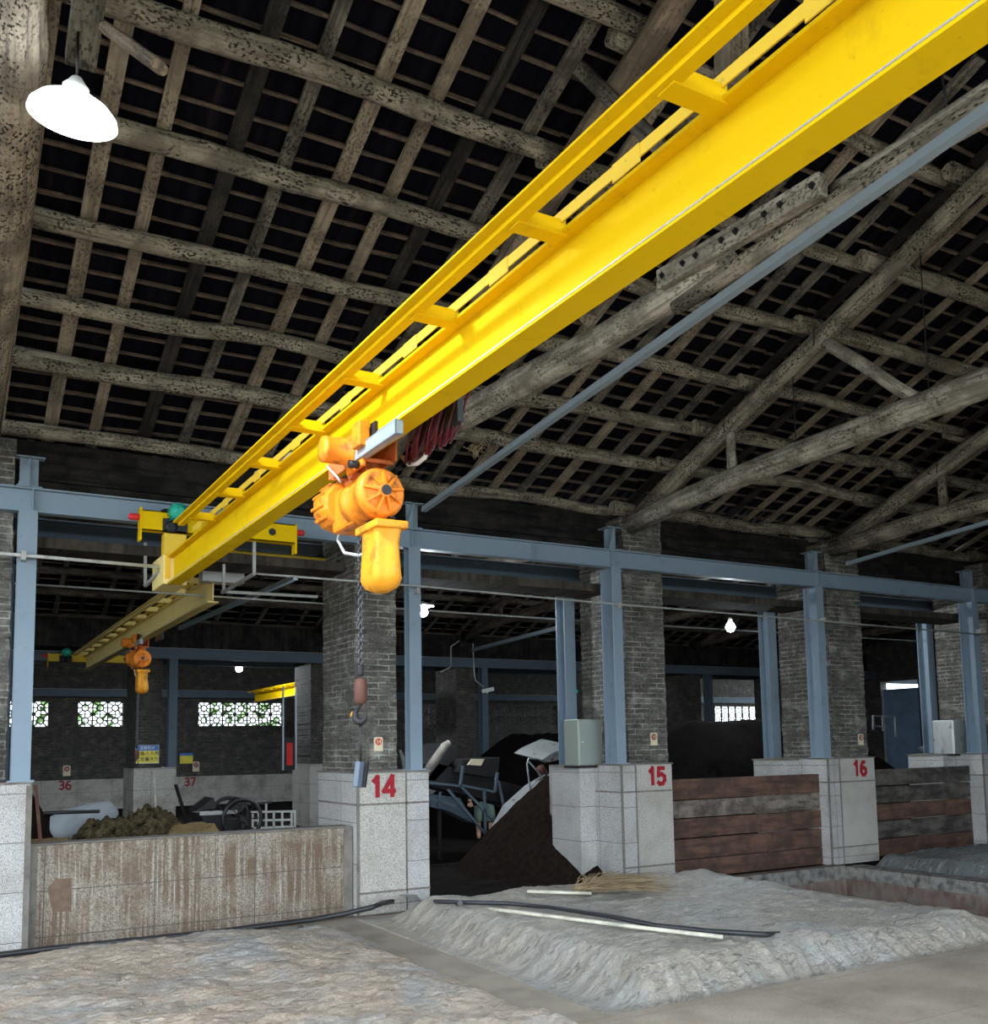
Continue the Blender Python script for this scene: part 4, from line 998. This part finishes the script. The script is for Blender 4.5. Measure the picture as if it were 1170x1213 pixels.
frame([(at(301, 640, Y=9.35), at(301, 679, Y=9.35)), (at(265, 668, Y=10.0), at(265, 700, Y=10.0)), (at(301, 680, Y=9.35), at(263, 702, Y=10.0)), (at(263, 701, Y=10.1), at(376, 707, Y=10.1))], cd2)
for i, (pp, l) in enumerate((((213, 744, 350, 684), 'thin grey diagonal brace in the roof left of pillar 14'), ((560, 770, 672, 741), 'thin grey diagonal brace between pillars 14 and 15'), )):
    a, b = at(pp[0], pp[1], Y=19.5), at(pp[2], pp[3], Y=14.0); tag(MB().beam(a, b, .07, .07).build('steel_brace', 'angle'), l, 'brace')

# ------------------------------------------------------------------ lamps
lp = at(86, 125, X=.48)
lp = Vector(at(86, 128, Z=4.25))
lp = at(86, 141, Z=4.1)
dv = (lp-Vector((0, 0, CZ))).length
rs = .168
def pendant_lamp(loc, rs, label, tilt, main=False, power=60, mat='bulb', wire=.3):
    t = thing('pendant_lamp', label, 'lamp', loc)
    ax = Vector(tilt).normalized(); loc = Vector(loc)
    sh = MB(); sh.lathe([(rs, 0), (rs*.97, rs*.13), (rs*.80, rs*.32), (rs*.50, rs*.50), (rs*.30, rs*.60), (rs*.28, rs*.62), (rs*.46, rs*.49), (rs*.77, rs*.30), (rs*.93, rs*.12), (rs*.965, 0)], loc, ax, 40)
    sh.build('lamp_shade', 'lampshade', t)
    MB().lathe([(rs*.29, rs*.58), (rs*.30, rs*.75), (rs*.2, rs*.86), (rs*.12, rs*.98)], loc, ax, 24).build('lamp_socket', 'white', t)
    MB().lathe([(rs*.10, rs*.42), (rs*.60, rs*.30), (rs*.86, rs*.08), (rs*.82, -rs*.03), (rs*.45, -rs*.12), (rs*.02, -rs*.15)], loc, ax, 32).build('lit_globe', mat, t)
    MB().tube([loc+ax*rs*.95, loc+ax*rs*.95+Vector((0, 0, wire))], .006, 6).build('lamp_cord', 'black', t)
    L = bpy.data.lights.new('lamp_light', 'SPOT'); L.energy = power; L.color = (.86, .93, 1); L.shadow_soft_size = rs*.7; L.spot_size = math.radians(165); L.spot_blend = .35
    lo = bpy.data.objects.new('lamp_light', L); C.objects.link(lo); lo.parent = t; lo.location = -ax*rs*.25; lo.rotation_euler = (-ax).to_track_quat('-Z', 'Y').to_euler()
    return t
pendant_lamp(lp, rs, 'bright white pendant lamp glowing in the upper left corner', (.06, -.14, 1), True, 60, wire=.2)
def bulb(loc, r, label, power, shade=True):
    t = thing('bulb_lamp', label, 'lamp', loc); loc = Vector(loc)
    MB().lathe([(r*.05, -r), (r*.7, -r*.72), (r, 0), (r*.72, r*.7), (r*.4, r*1.0)], loc, (0, 0, 1), 20).build('glass_bulb', 'bulb_far', t)
    MB().lathe([(r*.42, r*.9), (r*.42, r*1.8), (r*.1, r*2.1)], loc, (0, 0, 1), 12).build('bulb_holder', 'white', t)
    if shade: MB().lathe([(r*2.2, r*1.1), (r*2.1, r*1.25), (r*.6, r*1.9), (r*.5, r*1.8), (r*2.0, r*1.12)], loc, (0, 0, 1), 20).build('flat_shade', 'white', t)
    MB().tube([loc+Vector((0, 0, r*2)), loc+Vector((0, 0, r*2+.9))], .006, 5).build('lamp_cord', 'black', t)
    L = bpy.data.lights.new('bulb_light', 'POINT'); L.energy = power; L.color = (.85, .94, 1); L.shadow_soft_size = r
    lo = bpy.data.objects.new('bulb_light', L); C.objects.link(lo); lo.parent = t; lo.location = (0, 0, -r*1.15)
    return t
bulb(at(501, 725, Y=12.6), .075, 'round lit bulb hanging just right of the post at pillar 14', 40)
bulb(at(865, 743, Y=12.6), .085, 'round lit bulb hanging above the black heap right of pillar 15', 40, False)
bulb(at(283, 792, Y=24), .09, 'small distant lit lamp in the rear bay left of pillar 14', 50)

# ------------------------------------------------------------------ cabinets, sign, camera
def cabinet(x0, x1, y0, y1, z0, z1, mat, label):
    t = thing('control_cabinet', label, 'cabinet', ((x0+x1)/2, (y0+y1)/2, z0))
    MB().box(x0, x1, y0, y1, z0, z1).build('cabinet_body', mat, t, bevel=.006)
    d = MB().box(x0+.01, x1-.008, y0-.016, y0-.001, z0+.012, z1-.012).build('cabinet_door', mat, t, bevel=.005)
    MB().cyl((x0+.05, y0-.016, (z0+z1)/2), (x0+.05, y0-.03, (z0+z1)/2), .012, n=12).build('door_lock', 'silver', d)
    MB().box(x1+.001, x1+.016, y0+.0, y0+.02, z0+.07, z0+.13).box(x1+.001, x1+.016, y0, y0+.02, z1-.15, z1-.09).build('hinge', 'silver', t)
    MB().box(x0-.02, x1+.05, y0-.02, y1, z0-.03, z0-.004).build('support_bracket', 'iron', t)
    return t
a, b = at(684, 852, Y=9.95), at(714, 907, Y=9.95)
cabinet(a.x, b.x, 9.95, 10.25, b.z+.01, a.z, 'cabinet', 'grey-green steel control cabinet beside the posts of pillar 15')
a, b = at(1127, 853, Y=9.85), at(1158, 893, Y=9.85)
cabinet(a.x, b.x, 9.85, 10.2, b.z+.01, a.z, 'silver', 'shiny silver steel control cabinet near the right frame edge')
MB_ = MB(); a = at(-20, 850, Y=9.44); b = at(13, 927, Y=9.44)
cabinet(-.1, .52, 9.50, 9.75, 1.385, 1.92, 'blue_far', 'dark grey cabinet at the left frame edge on the granite base')
p = at(174, 893.5, Y=20.79)
sg = thing('notice_board', 'blue and yellow notice board on the brick pillar behind the smaller hoist', 'sign', p)
w, h = .23, .185
MB().box(p.x-w, p.x+w, 20.765, 20.795, p.z-h, p.z+h).build('board', 'white', sg)
MB().box(p.x-w+.01, p.x+w-.01, 20.76, 20.764, p.z+.075, p.z+h-.005).build('blue_header', 'blue_sign', sg)
MB().box(p.x-w+.01, p.x+w-.01, 20.76, 20.764, p.z-h+.01, p.z+.07).build('yellow_panel', 'yellow_sign', sg)
text('header_text', '温馨提示', .075, (p.x, 20.757, p.z+.125), 'white', sg)
text('notice_text', '设备人人用', .092, (p.x, 20.757, p.z+.015), 'ink', sg, off=.001)
text('notice_text', '安全靠大家', .092, (p.x, 20.757, p.z-.10), 'ink', sg, off=.001)
p = at(220.5, 898.5, Y=31.98); sg = thing('notice_board', 'dim small yellow and blue notice on the back wall above 37', 'sign', p)
MB().box(p.x-.2, p.x+.2, 31.95, 31.99, p.z-.16, p.z+.09).build('yellow_panel', 'yellow_sign', sg); MB().box(p.x-.2, p.x+.2, 31.95, 31.99, p.z+.095, p.z+.17).build('blue_header', 'blue_sign', sg)
p = at(577, 818, Y=20.5); sg = thing('security_camera', 'small white security camera beside the far post between pillars 14 and 15', 'camera', p)
MB().beam(p+Vector((-.12, .05, -.02)), p+Vector((.14, -.08, .04)), .09, .09).build('camera_body', 'white', sg); MB().beam(p+Vector((0, 0, -.05)), p+Vector((.1, .2, -.1)), .04, .04).build('mount', 'white', sg)
tag(MB().tube([at(560, 762, Y=20.4), at(561, 790, Y=20.4), at(563, 806, Y=20.4), at(573, 814, Y=20.4)], .014, 6).build('camera_cable', 'cable_grey'), 'grey cable running down to the small security camera', 'cable')
tag(MB().tube([at(544, 759, Y=20.3), at(534, 766, Y=20.3), at(534, 790, Y=20.3), at(522, 796, Y=20.3)], .014, 6).build('conduit', 'cable_grey'), 'bent grey conduit left of the security camera', 'conduit')

# ------------------------------------------------------------------ heaps
def heap(cx, cy, rx, ry, h, z0, mat, label, seed, rough=.10, n=70, pw=1.3, name='compost_heap', fine=.03, cat='heap', kind=None):
    def f(x, y):
        d = math.hypot((x-cx)/rx, (y-cy)/ry); d *= 1+.16*noise.noise(Vector((x*.8, y*.8, seed)))
        k = max(0, 1-d)
        return z0+h*(1-(1-k)**pw if False else min(1, k*pw)**.9*(1 if k*pw < .8 else 1)-0)*1.0*(1-.12*max(0, k-.6)) + (rough*fbm(x, y, 1.3)+fine*fbm(x, y, 6))*min(1, k*5)
    o = MB().grid(cx-rx*1.1, cx+rx*1.1, cy-ry*1.1, cy+ry*1.1, n, n, f, True, z0-.05).build(name, mat)
    return tag(o, label, cat, kind='stuff')
heap(11.6, 12.3, 3.4, 2.1, 2.12, -.12, 'compost', 'tall black compost heap behind the planks between pillars 15 and 16', 3, .05)
heap(14.0, 12.6, 3.0, 2.4, 1.75, -.12, 'compost', 'black compost heap behind the planks right of pillar 16', 5, .05)
heap(11.4, 17.6, 3.2, 2.2, 2.0, -.12, 'compost', 'big black heap behind the conveyor between pillars 14 and 15', 6, .06)
heap(8.0, 11.4, 1.75, 1.75, 1.35, -.12, 'compost_brown', 'brown-black compost sloping against the base of pillar 15', 8, .05, 90)
heap(2.12, 12.5, 1.12, 1.2, .92, -.12, 'straw_dark', 'dark matted straw heap behind the low granite wall', 9, .14, 130, 1.7, 'straw_heap', .15)
heap(2.78, 12.0, .72, .8, .84, -.12, 'bran', 'ochre bran heap at the right end of the matted straw', 10, .05, 50, 1.5, 'bran_heap', .02)
heap(1.2, 12.3, .85, .8, .78, -.12, 'bran', 'ochre bran heap at the left behind the low granite wall', 11, .05, 50, 1.5, 'bran_heap', .02)
heap(.9, 16, 1.1, 1.0, 1.25, -.12, 'compost_brown', 'dark brown covered mound near the left pillar', 12, .05, 40, 1.6)
# sack / white sheet behind straw
sk = MB()
for cxy in (0,):
    c = at(100, 972, Y=13.8); sk.lathe([(.02, -.42), (.17, -.38), (.21, -.2), (.20, .15), (.15, .36), (.03, .42)], c, (.95, -.1, .25), 18)
tag(sk.build('woven_sack', 'sack'), 'plump white woven sack lying left of the straw heap', 'sack')
tag(MB().cyl(at(52, 963, Y=13.0), at(118, 961, Y=13.0), .022, n=8).build('dark_pole', 'iron'), 'dark pole lying across the white woven sack', 'pole')
tag(MB().beam(at(42, 930, Y=9.75), at(48, 998, Y=9.75), .025, .03).build('iron_bar', 'rust'), 'rusty upright bar behind the low wall near the left pillar', 'bar')
tag(MB().beam(at(182, 914, Y=20.4), at(185, 970, Y=20.4), .05, .03).build('pale_batten', 'bamboo'), 'pale batten leaning on the far granite base below the notice', 'batten')
tag(MB().beam(at(208, 930, Y=18), at(222, 975, Y=17), .05, .04).build('leaning_bar', 'iron'), 'dark bar leaning to the right of the far granite base', 'bar')
# cart
c = at(268, 965, Y=14.2)
ct = thing('tipping_cart', 'dark steel tipping cart with raised flaps behind the low wall', 'cart', (c.x, 14.2, -.1))
x0, x1 = at(232, 965, Y=14.2).x, at(272, 965, Y=14.2).x; zt_ = at(250, 962, Y=14.2).z; zb_ = zt_-.42
MB().poly([(x0, 13.9, zt_), (x1, 13.9, zt_), (x1+.05, 13.9, zb_), (x0+.12, 13.9, zb_)], (0, .65, 0)).build('tub', 'iron', ct, bevel=.01)
MB().box(x0-.02, x1+.02, 13.87, 13.92, zt_-.02, zt_+.03).build('rim', 'galv_dull', ct)
MB().poly([at(232, 961, Y=14), at(253, 945, Y=14), at(257, 957, Y=14)], (0, .5, .0)).build('flap', 'iron', ct)
MB().poly([at(268, 964, Y=13.9), at(289, 945, Y=13.9), at(294, 953, Y=13.9), at(278, 968, Y=13.9)], (0, .5, 0)).build('flap', 'iron', ct)
wc = at(287, 970, Y=13.8)
def wheel(c, R, par):
    w_ = MB(); pts = [c+Vector((math.cos(a)*R, 0, math.sin(a)*R)) for a in [2*PI*k/28 for k in range(28)]]; w_.tube(pts, .028, 8, closed=True)
    for k in range(8): a = 2*PI*k/8; w_.tube([c, c+Vector((math.cos(a)*R, 0, math.sin(a)*R))], .008, 5)
    w_.cyl(c+Vector((0, -.03, 0)), c+Vector((0, .05, 0)), .04, n=12); return w_.build('wheel', 'black', par)
wheel(wc, .27, ct); wheel(wc+Vector((0, .7, 0)), .27, ct)
MB().beam(at(222, 975, Y=13.8), at(245, 974, Y=13.8), .03, .03).beam(at(294, 953, Y=13.9), at(322, 950, Y=13.9), .03, .03).build('handle', 'iron', ct)
fr = MB(); P = lambda a, b: at(a, b, Y=14.8)
for a, b in (((297, 962), (350, 961)), ((299, 981), (349, 979)), ((306, 962), (306, 981)), ((315, 952), (315, 981)), ((324, 962), (324, 981)), ((334, 962), (334, 980)), ((345, 961), (345, 980)), ((298, 972), (345, 971))): fr.beam(P(*a), P(*b), .03, .03)
fr.beam(P(299, 964), P(299, 999), .03, .03); fr.beam(P(349, 962), P(349, 996), .03, .03)
tag(fr.build('pallet_frame', 'galv_dull'), 'light barred frame standing right of the tipping cart', 'frame')
pc = thing('fire_cabinet', 'narrow red glass-fronted cabinet standing on the granite plinth left of pillar 14', 'cabinet', at(342, 912, Y=20.5))
a, b = at(336, 880, Y=20.5), at(349, 912, Y=20.5)
MB().box(a.x, b.x, 20.5, 20.7, b.z, a.z+.1).build('cabinet_body', 'iron', pc); MB().box(a.x+.06, b.x-.05, 20.48, 20.499, b.z+.1, a.z).build('red_panel', 'red', pc)
MB().box(a.x-.04, a.x-.01, 20.45, 20.5, b.z, a.z+1.2).box(b.x, b.x+.03, 20.45, 20.5, b.z, a.z+1.2).build('side_rail', 'galv', pc)

# ------------------------------------------------------------------ conveyor machine in the open bay
Yc = 13.0
Q = lambda a, b, y=Yc: at(a, b, Y=y)
cv = thing('belt_conveyor', 'dark inclined belt conveyor on a tubular frame between pillars 14 and 15', 'conveyor', (7.5, Yc, -.1))
MB().poly([Q(508, 905), Q(520, 905), Q(705, 955), Q(700, 978), Q(508, 930)], (0, .7, 0)).build('belt_trough', 'black', cv)
mb = MB(); mb.tube([Q(504, 917, 12.9), Q(512, 905, 12.9), Q(527, 883, 12.9), Q(532, 880, 12.9)], [.06, .07, .06, .05], 10); mb.build('belt_nose', 'joint', cv)
MB().poly([Q(503, 922), Q(528, 880), Q(540, 884), Q(541, 897), Q(515, 925)], (0, .7, 0)).build('head_hood', 'black', cv)
MB().poly([Q(546, 900, 12.8), Q(592, 897, 12.8), Q(590, 922, 12.8), Q(541, 915, 12.8)], (0, .6, 0)).build('drive_box', 'iron', cv, bevel=.01)
MB().poly([Q(553, 906, 12.75), Q(558, 899, 12.75), Q(573, 899, 12.75), Q(569, 907, 12.75)], (0, -.02, 0)).build('cream_plate', 'cream', cv)
mb = MB()
for a, b in (((548, 907), (545, 931)), ((545, 931), (507, 927)), ((589, 915), (586, 938)), ((586, 938), (545, 930)), ((545, 931), (603, 990)), ((530, 935), (575, 988)), ((590, 925), (603, 988)), ((575, 990), (603, 992)), ((575, 990), (573, 935)), ((603, 990), (634, 960)), ((507, 945), (540, 955)), ((521, 938), (519, 955))): mb.beam(Q(*a, 12.75), Q(*b, 12.75), .035, .035)
mb.build('tube_frame', 'blue_far', cv)
for a, b, y in ((575, 990, 12.75), (603, 990, 12.75), (520, 950, 13.5), (690, 975, 13.4)):
    MB().beam(Q(a, b, y), Vector((Q(a, b, y).x, y, -.1)), .05, .05).build('leg', 'iron', cv)
MB().poly([Q(507, 940, 13.3), Q(545, 945, 13.3), Q(560, 975, 13.3), Q(530, 960, 13.3), Q(507, 955, 13.3)], (0, .3, 0)).build('side_panel', 'blue_far', cv)
# galvanised hopper at the right
hp = thing('metal_hopper', 'shiny galvanised hopper and motor leaning beside the compost at pillar 15', 'hopper', Q(640, 980, 12.0))
W = lambda a, b, y=12.0: at(a, b, Y=y)
MB().poly([W(612, 990), W(625, 965), W(652, 940), W(676, 925), W(676, 934), W(655, 952), W(630, 972), W(617, 992)], (0, .7, .1)).build('chute', 'silver', hp)
MB().poly([W(642, 900), W(652, 893), W(676, 882), W(676, 897), W(650, 903)], (0, .8, .1)).build('lid', 'silver', hp, bevel=.01)
c = W(655, 926, 11.95); MB().lathe([(.03, -.16), (.09, -.15), (.095, 0), (.095, .08), (.06, .10)], c, (-.5, -.2, .5), 20).build('hopper_motor', 'galv', hp)
MB().lathe([(.02, -.1), (.07, -.09), (.07, .06), (.02, .08)], W(641, 913, 12.1), (-.4, 0, .6), 16).build('worn_coupling', 'rust', hp)
MB().tube([W(634, 960), W(627, 930), W(624, 905), W(626, 898), W(637, 899), W(646, 903)], .012, 8).tube([W(626, 902), W(636, 913), W(648, 930)], .012, 8).tube([W(627, 936), W(634, 925), W(645, 918)], .012, 8).build('bent_tube', 'galv', hp)
for a, b, y in ((617, 992, 12.1), (676, 925, 12.6)):
    MB().beam(W(a, b, y), Vector((W(a, b, y).x, y, -.1)), .05, .05).build('leg', 'iron', hp)
tb = at(625, 960, Y=13.2)
# items on the base of 14: grey-blue bottle and leaning panel
p = at(486, 903, Y=9.8); bt = thing('work_glove', 'pale blue work glove on the base right of pillar 14', 'glove', p)
g0 = MB(); g0.tube([at(484, 911, Y=9.85), at(486, 903, Y=9.85), at(484, 894, Y=9.85)], [.03, .045, .035], 10)
for k in range(4): g0.tube([at(481+k*2.4, 895, Y=9.85), at(480.5+k*2.8, 888+abs(k-1.5), Y=9.85)], [.012, .009], 6)
g0.tube([at(489, 902, Y=9.85), at(493, 897, Y=9.85)], [.013, .009], 6)
g0.build('fabric', 'pendant', bt)
tag(MB().poly([at(473, 889, Y=10.2), at(475, 888, Y=10.2), at(487, 911, Y=10.0), at(478, 912, Y=10.0)], (0, .02, 0)).build('leaning_plate', 'galv_dull'), 'thin grey metal plate leaning behind the post of pillar 14', 'plate')
# ladder-like frame at far right
fr = MB(); P = lambda a, b: at(a, b, Y=14.5)
for a, b in (((1034, 848), (1060, 849)), ((1060, 849), (1061, 873)), ((1034, 848), (1034, 864)), ((1034, 860), (1052, 861)), ((1045, 849), (1046, 866))): fr.beam(P(*a), P(*b), .035, .035)
tag(fr.build('rail_frame', 'galv'), 'grey tubular rail frame standing on the heap right of pillar 16', 'frame')
tag(MB().poly([at(1090, 886, Y=12), at(1106, 880, Y=12), at(1106, 894, Y=12), at(1098, 893, Y=12)], (0, .05, 0)).build('bright_sheet', 'white'), 'bright white scrap sheet on the heap left of the silver cabinet', 'sheet')
# ------------------------------------------------------------------ person behind conveyor
def person(px, py, Y):
    f0 = at(px, py, Y=Y); fx, fy = f0.x, f0.y; z0 = -.1
    t = thing('person', 'person in cropped grey-green trousers bending behind the belt conveyor', 'person', (fx, fy, z0))
    def skin(name, verts, edges, rad, mat, par, root=0):
        me = bpy.data.meshes.new(name); off = LOC[par]; me.from_pydata([Vector(v)-off for v in verts], edges, [])
        o = bpy.data.objects.new(name, me); C.objects.link(o); o.parent = par; LOC[o] = off
        o.modifiers.new('skin', 'SKIN'); o.modifiers.new('sub', 'SUBSURF').levels = 1; o.modifiers['sub'].render_levels = 2
        for v, r in zip(me.skin_vertices[0].data, rad): v.radius = (r, r)
        me.skin_vertices[0].data[root].use_root = True; me.materials.append(M[mat]); return o
    dx = Vector((.88, -.48, 0)); fw = Vector((-.48, -.88, 0)); up = Vector((0, 0, 1)); o = Vector((fx, fy, z0))
    hip = o+up*.90-fw*.05; L = [o-dx*.11+up*.08, o+dx*.12+up*.08]; kn = [o-dx*.11+up*.48+fw*.03, o+dx*.12+up*.48+fw*.05]
    ch = hip+up*.22+fw*.38; nk = ch+up*.07+fw*.15; hd = nk+up*.02+fw*.17
    el = [ch-dx*.26-up*.22+fw*.05, ch+dx*.26-up*.22+fw*.05]; ha = [el[0]-up*.18+fw*.20, el[1]-up*.18+fw*.20]
    V = [hip, kn[0], L[0], L[0]+fw*.14-up*.04, kn[1], L[1], L[1]+fw*.14-up*.04, hip.lerp(ch, .5), ch, nk, hd, hd+fw*.10+up*.02, ch-dx*.17, el[0], ha[0], ch+dx*.17, el[1], ha[1]]
    E = [(0,1),(1,2),(2,3),(0,4),(4,5),(5,6),(0,7),(7,8),(8,9),(9,10),(10,11),(8,12),(12,13),(13,14),(8,15),(15,16),(16,17)]
    R = [.13, .062, .04, .035, .062, .04, .035, .125, .13, .055, .09, .07, .06, .045, .032, .06, .045, .032]
    b = skin('body', V, E, R, 'skin', t)
    for h_, s in ((ha[0], -1), (ha[1], 1)):
        for k in range(5):
            d = (fw*.6-up*.8+dx*(k-2)*.16*s).normalized() if k < 4 else (dx*-s*.7-up*.5)
            ln = [.075, .085, .08, .065, .055][k]; a = h_+dx*(k-1.5)*.018*s-up*.02 if k < 4 else h_
            skin('finger', [a, a+d*ln*.55, a+d*ln*.9+fw*.015-up*.01], [(0,1),(1,2)], [.010, .009, .007], 'skin', b)
    skin('trousers', [hip, hip.lerp(kn[0], .5), kn[0], kn[0].lerp(L[0], .45), hip.lerp(kn[1], .5), kn[1], kn[1].lerp(L[1], .45), hip+up*.08+fw*.06], [(0,1),(1,2),(2,3),(0,4),(4,5),(5,6),(0,7)], [.15, .11, .088, .082, .11, .088, .082, .15], 'cloth_green', t)
    skin('shirt', [hip+up*.06+fw*.05, hip.lerp(ch, .5), ch, ch-dx*.17, ch-dx*.17+(el[0]-(ch-dx*.17))*.6, ch+dx*.17, ch+dx*.17+(el[1]-(ch+dx*.17))*.6, nk-fw*.05], [(0,1),(1,2),(2,3),(3,4),(2,5),(5,6),(2,7)], [.155, .15, .155, .085, .065, .085, .065, .08], 'cloth_dark', t)
    skin('hair', [hd+up*.04-fw*.02, hd+up*.05+fw*.04], [(0,1)], [.095, .08], 'hair', t)
    return t
person(574, 988, 15.9)

# ------------------------------------------------------------------ things on the tarp
def tz2(x, y): return tarp2(x, y)
def on2(px, py, lift=0):
    p = at(px, py, Z=.18)
    for _ in range(4): p = at(px, py, Z=tz2(p.x, p.y)+lift)
    return p
br = thing('twig_broom', 'dry twig broom with wooden handle lying on the grey middle tarp', 'broom', on2(700, 1056))
mb = MB(); r = random.Random(5); A = on2(686, 1056, .03); E_ = on2(775, 1052, .03); S_ = Vector((-.3, -.9, 0))
dirv = (E_-A)
for k in range(330):
    q = r.uniform(-.1, 1); s = r.gauss(0, 1)*(.05+.10*min(1, q+.3)); p0 = A+dirv*r.uniform(-.08, .25)+Vector((r.gauss(0, .02), r.gauss(0, .03), r.uniform(0, .05)))
    e = A+dirv*(.25+q*.8)+Vector((r.gauss(0, .06), s*1.5, r.uniform(.0, .16)))
    m_ = p0.lerp(e, .5)+Vector((r.gauss(0, .03), r.gauss(0, .03), r.uniform(.0, .05))); mb.tube([p0, m_, e], [.0045, .004, .002], 3)
tag(mb.build('twigs', 'twig', br), kind='stuff')
MB().tube([on2(625, 1056, .05), on2(655, 1057, .045), on2(700, 1058, .05)], .016, 8).build('broom_handle', 'bamboo', br)
P_ = [on2(535, 1072, .035), on2(600, 1079, .03), on2(680, 1089, .03), on2(760, 1099, .03), on2(856, 1110, .03)]
tag(MB().tube(P_, .016, 8).build('long_pole', 'bamboo'), 'long pale pole lying across the grey middle tarp', 'pole')
tag(MB().tube([on2(u, v, .04) for u, v in ((505, 1067), (520, 1068), (600, 1070), (650, 1074), (720, 1085), (780, 1097), (840, 1103), (905, 1107), (930, 1106))], .020, 8).build('black_hose', 'blackhose'), 'thin black hose lying on the grey middle tarp beside the pale pole', 'hose')
H = []
for u, v in ((-40, 1134), (0, 1128), (60, 1121), (130, 1114), (200, 1107), (260, 1101), (320, 1093), (370, 1087), (410, 1082), (440, 1075), (452, 1070), (475, 1066), (505, 1067), (545, 1070)):
    H.append(at(u, v, Z=.0) if u < 430 else on2(u, v, .03) if u > 470 else at(u, v, Z=.08))
for k, q in enumerate(H):
    if q.x < 3.6: q.z = max(tarp1(q.x, min(q.y, 9.2)), -.05)+.03; q.y = min(q.y, 9.3)
tag(MB().tube(H, .026, 8).build('black_hose', 'blackhose'), 'thick black hose along the foot of the low granite wall', 'hose')
tag(MB().poly([on2(457, 1063, .01)+Vector((0, .3, 0)), on2(510, 1064, .01)+Vector((0, .3, 0)), on2(500, 1070, .01)], (0, 0, .004)).build('plastic_scrap', 'white'), 'small pale plastic scrap at the foot of pillar 14', 'scrap')

# ------------------------------------------------------------------ light
w = bpy.data.worlds.new('world'); sc.world = w; w.use_nodes = True; nt = w.node_tree
bg = nt.nodes['Background']; bg.inputs[0].default_value = (.78, .90, 1.0, 1); bg.inputs[1].default_value = 1.0
vs = sc.view_settings; vs.view_transform = 'Standard'; vs.look = 'None'; vs.gamma = 1; vs.use_curve_mapping = False; vs.exposure = 2.8
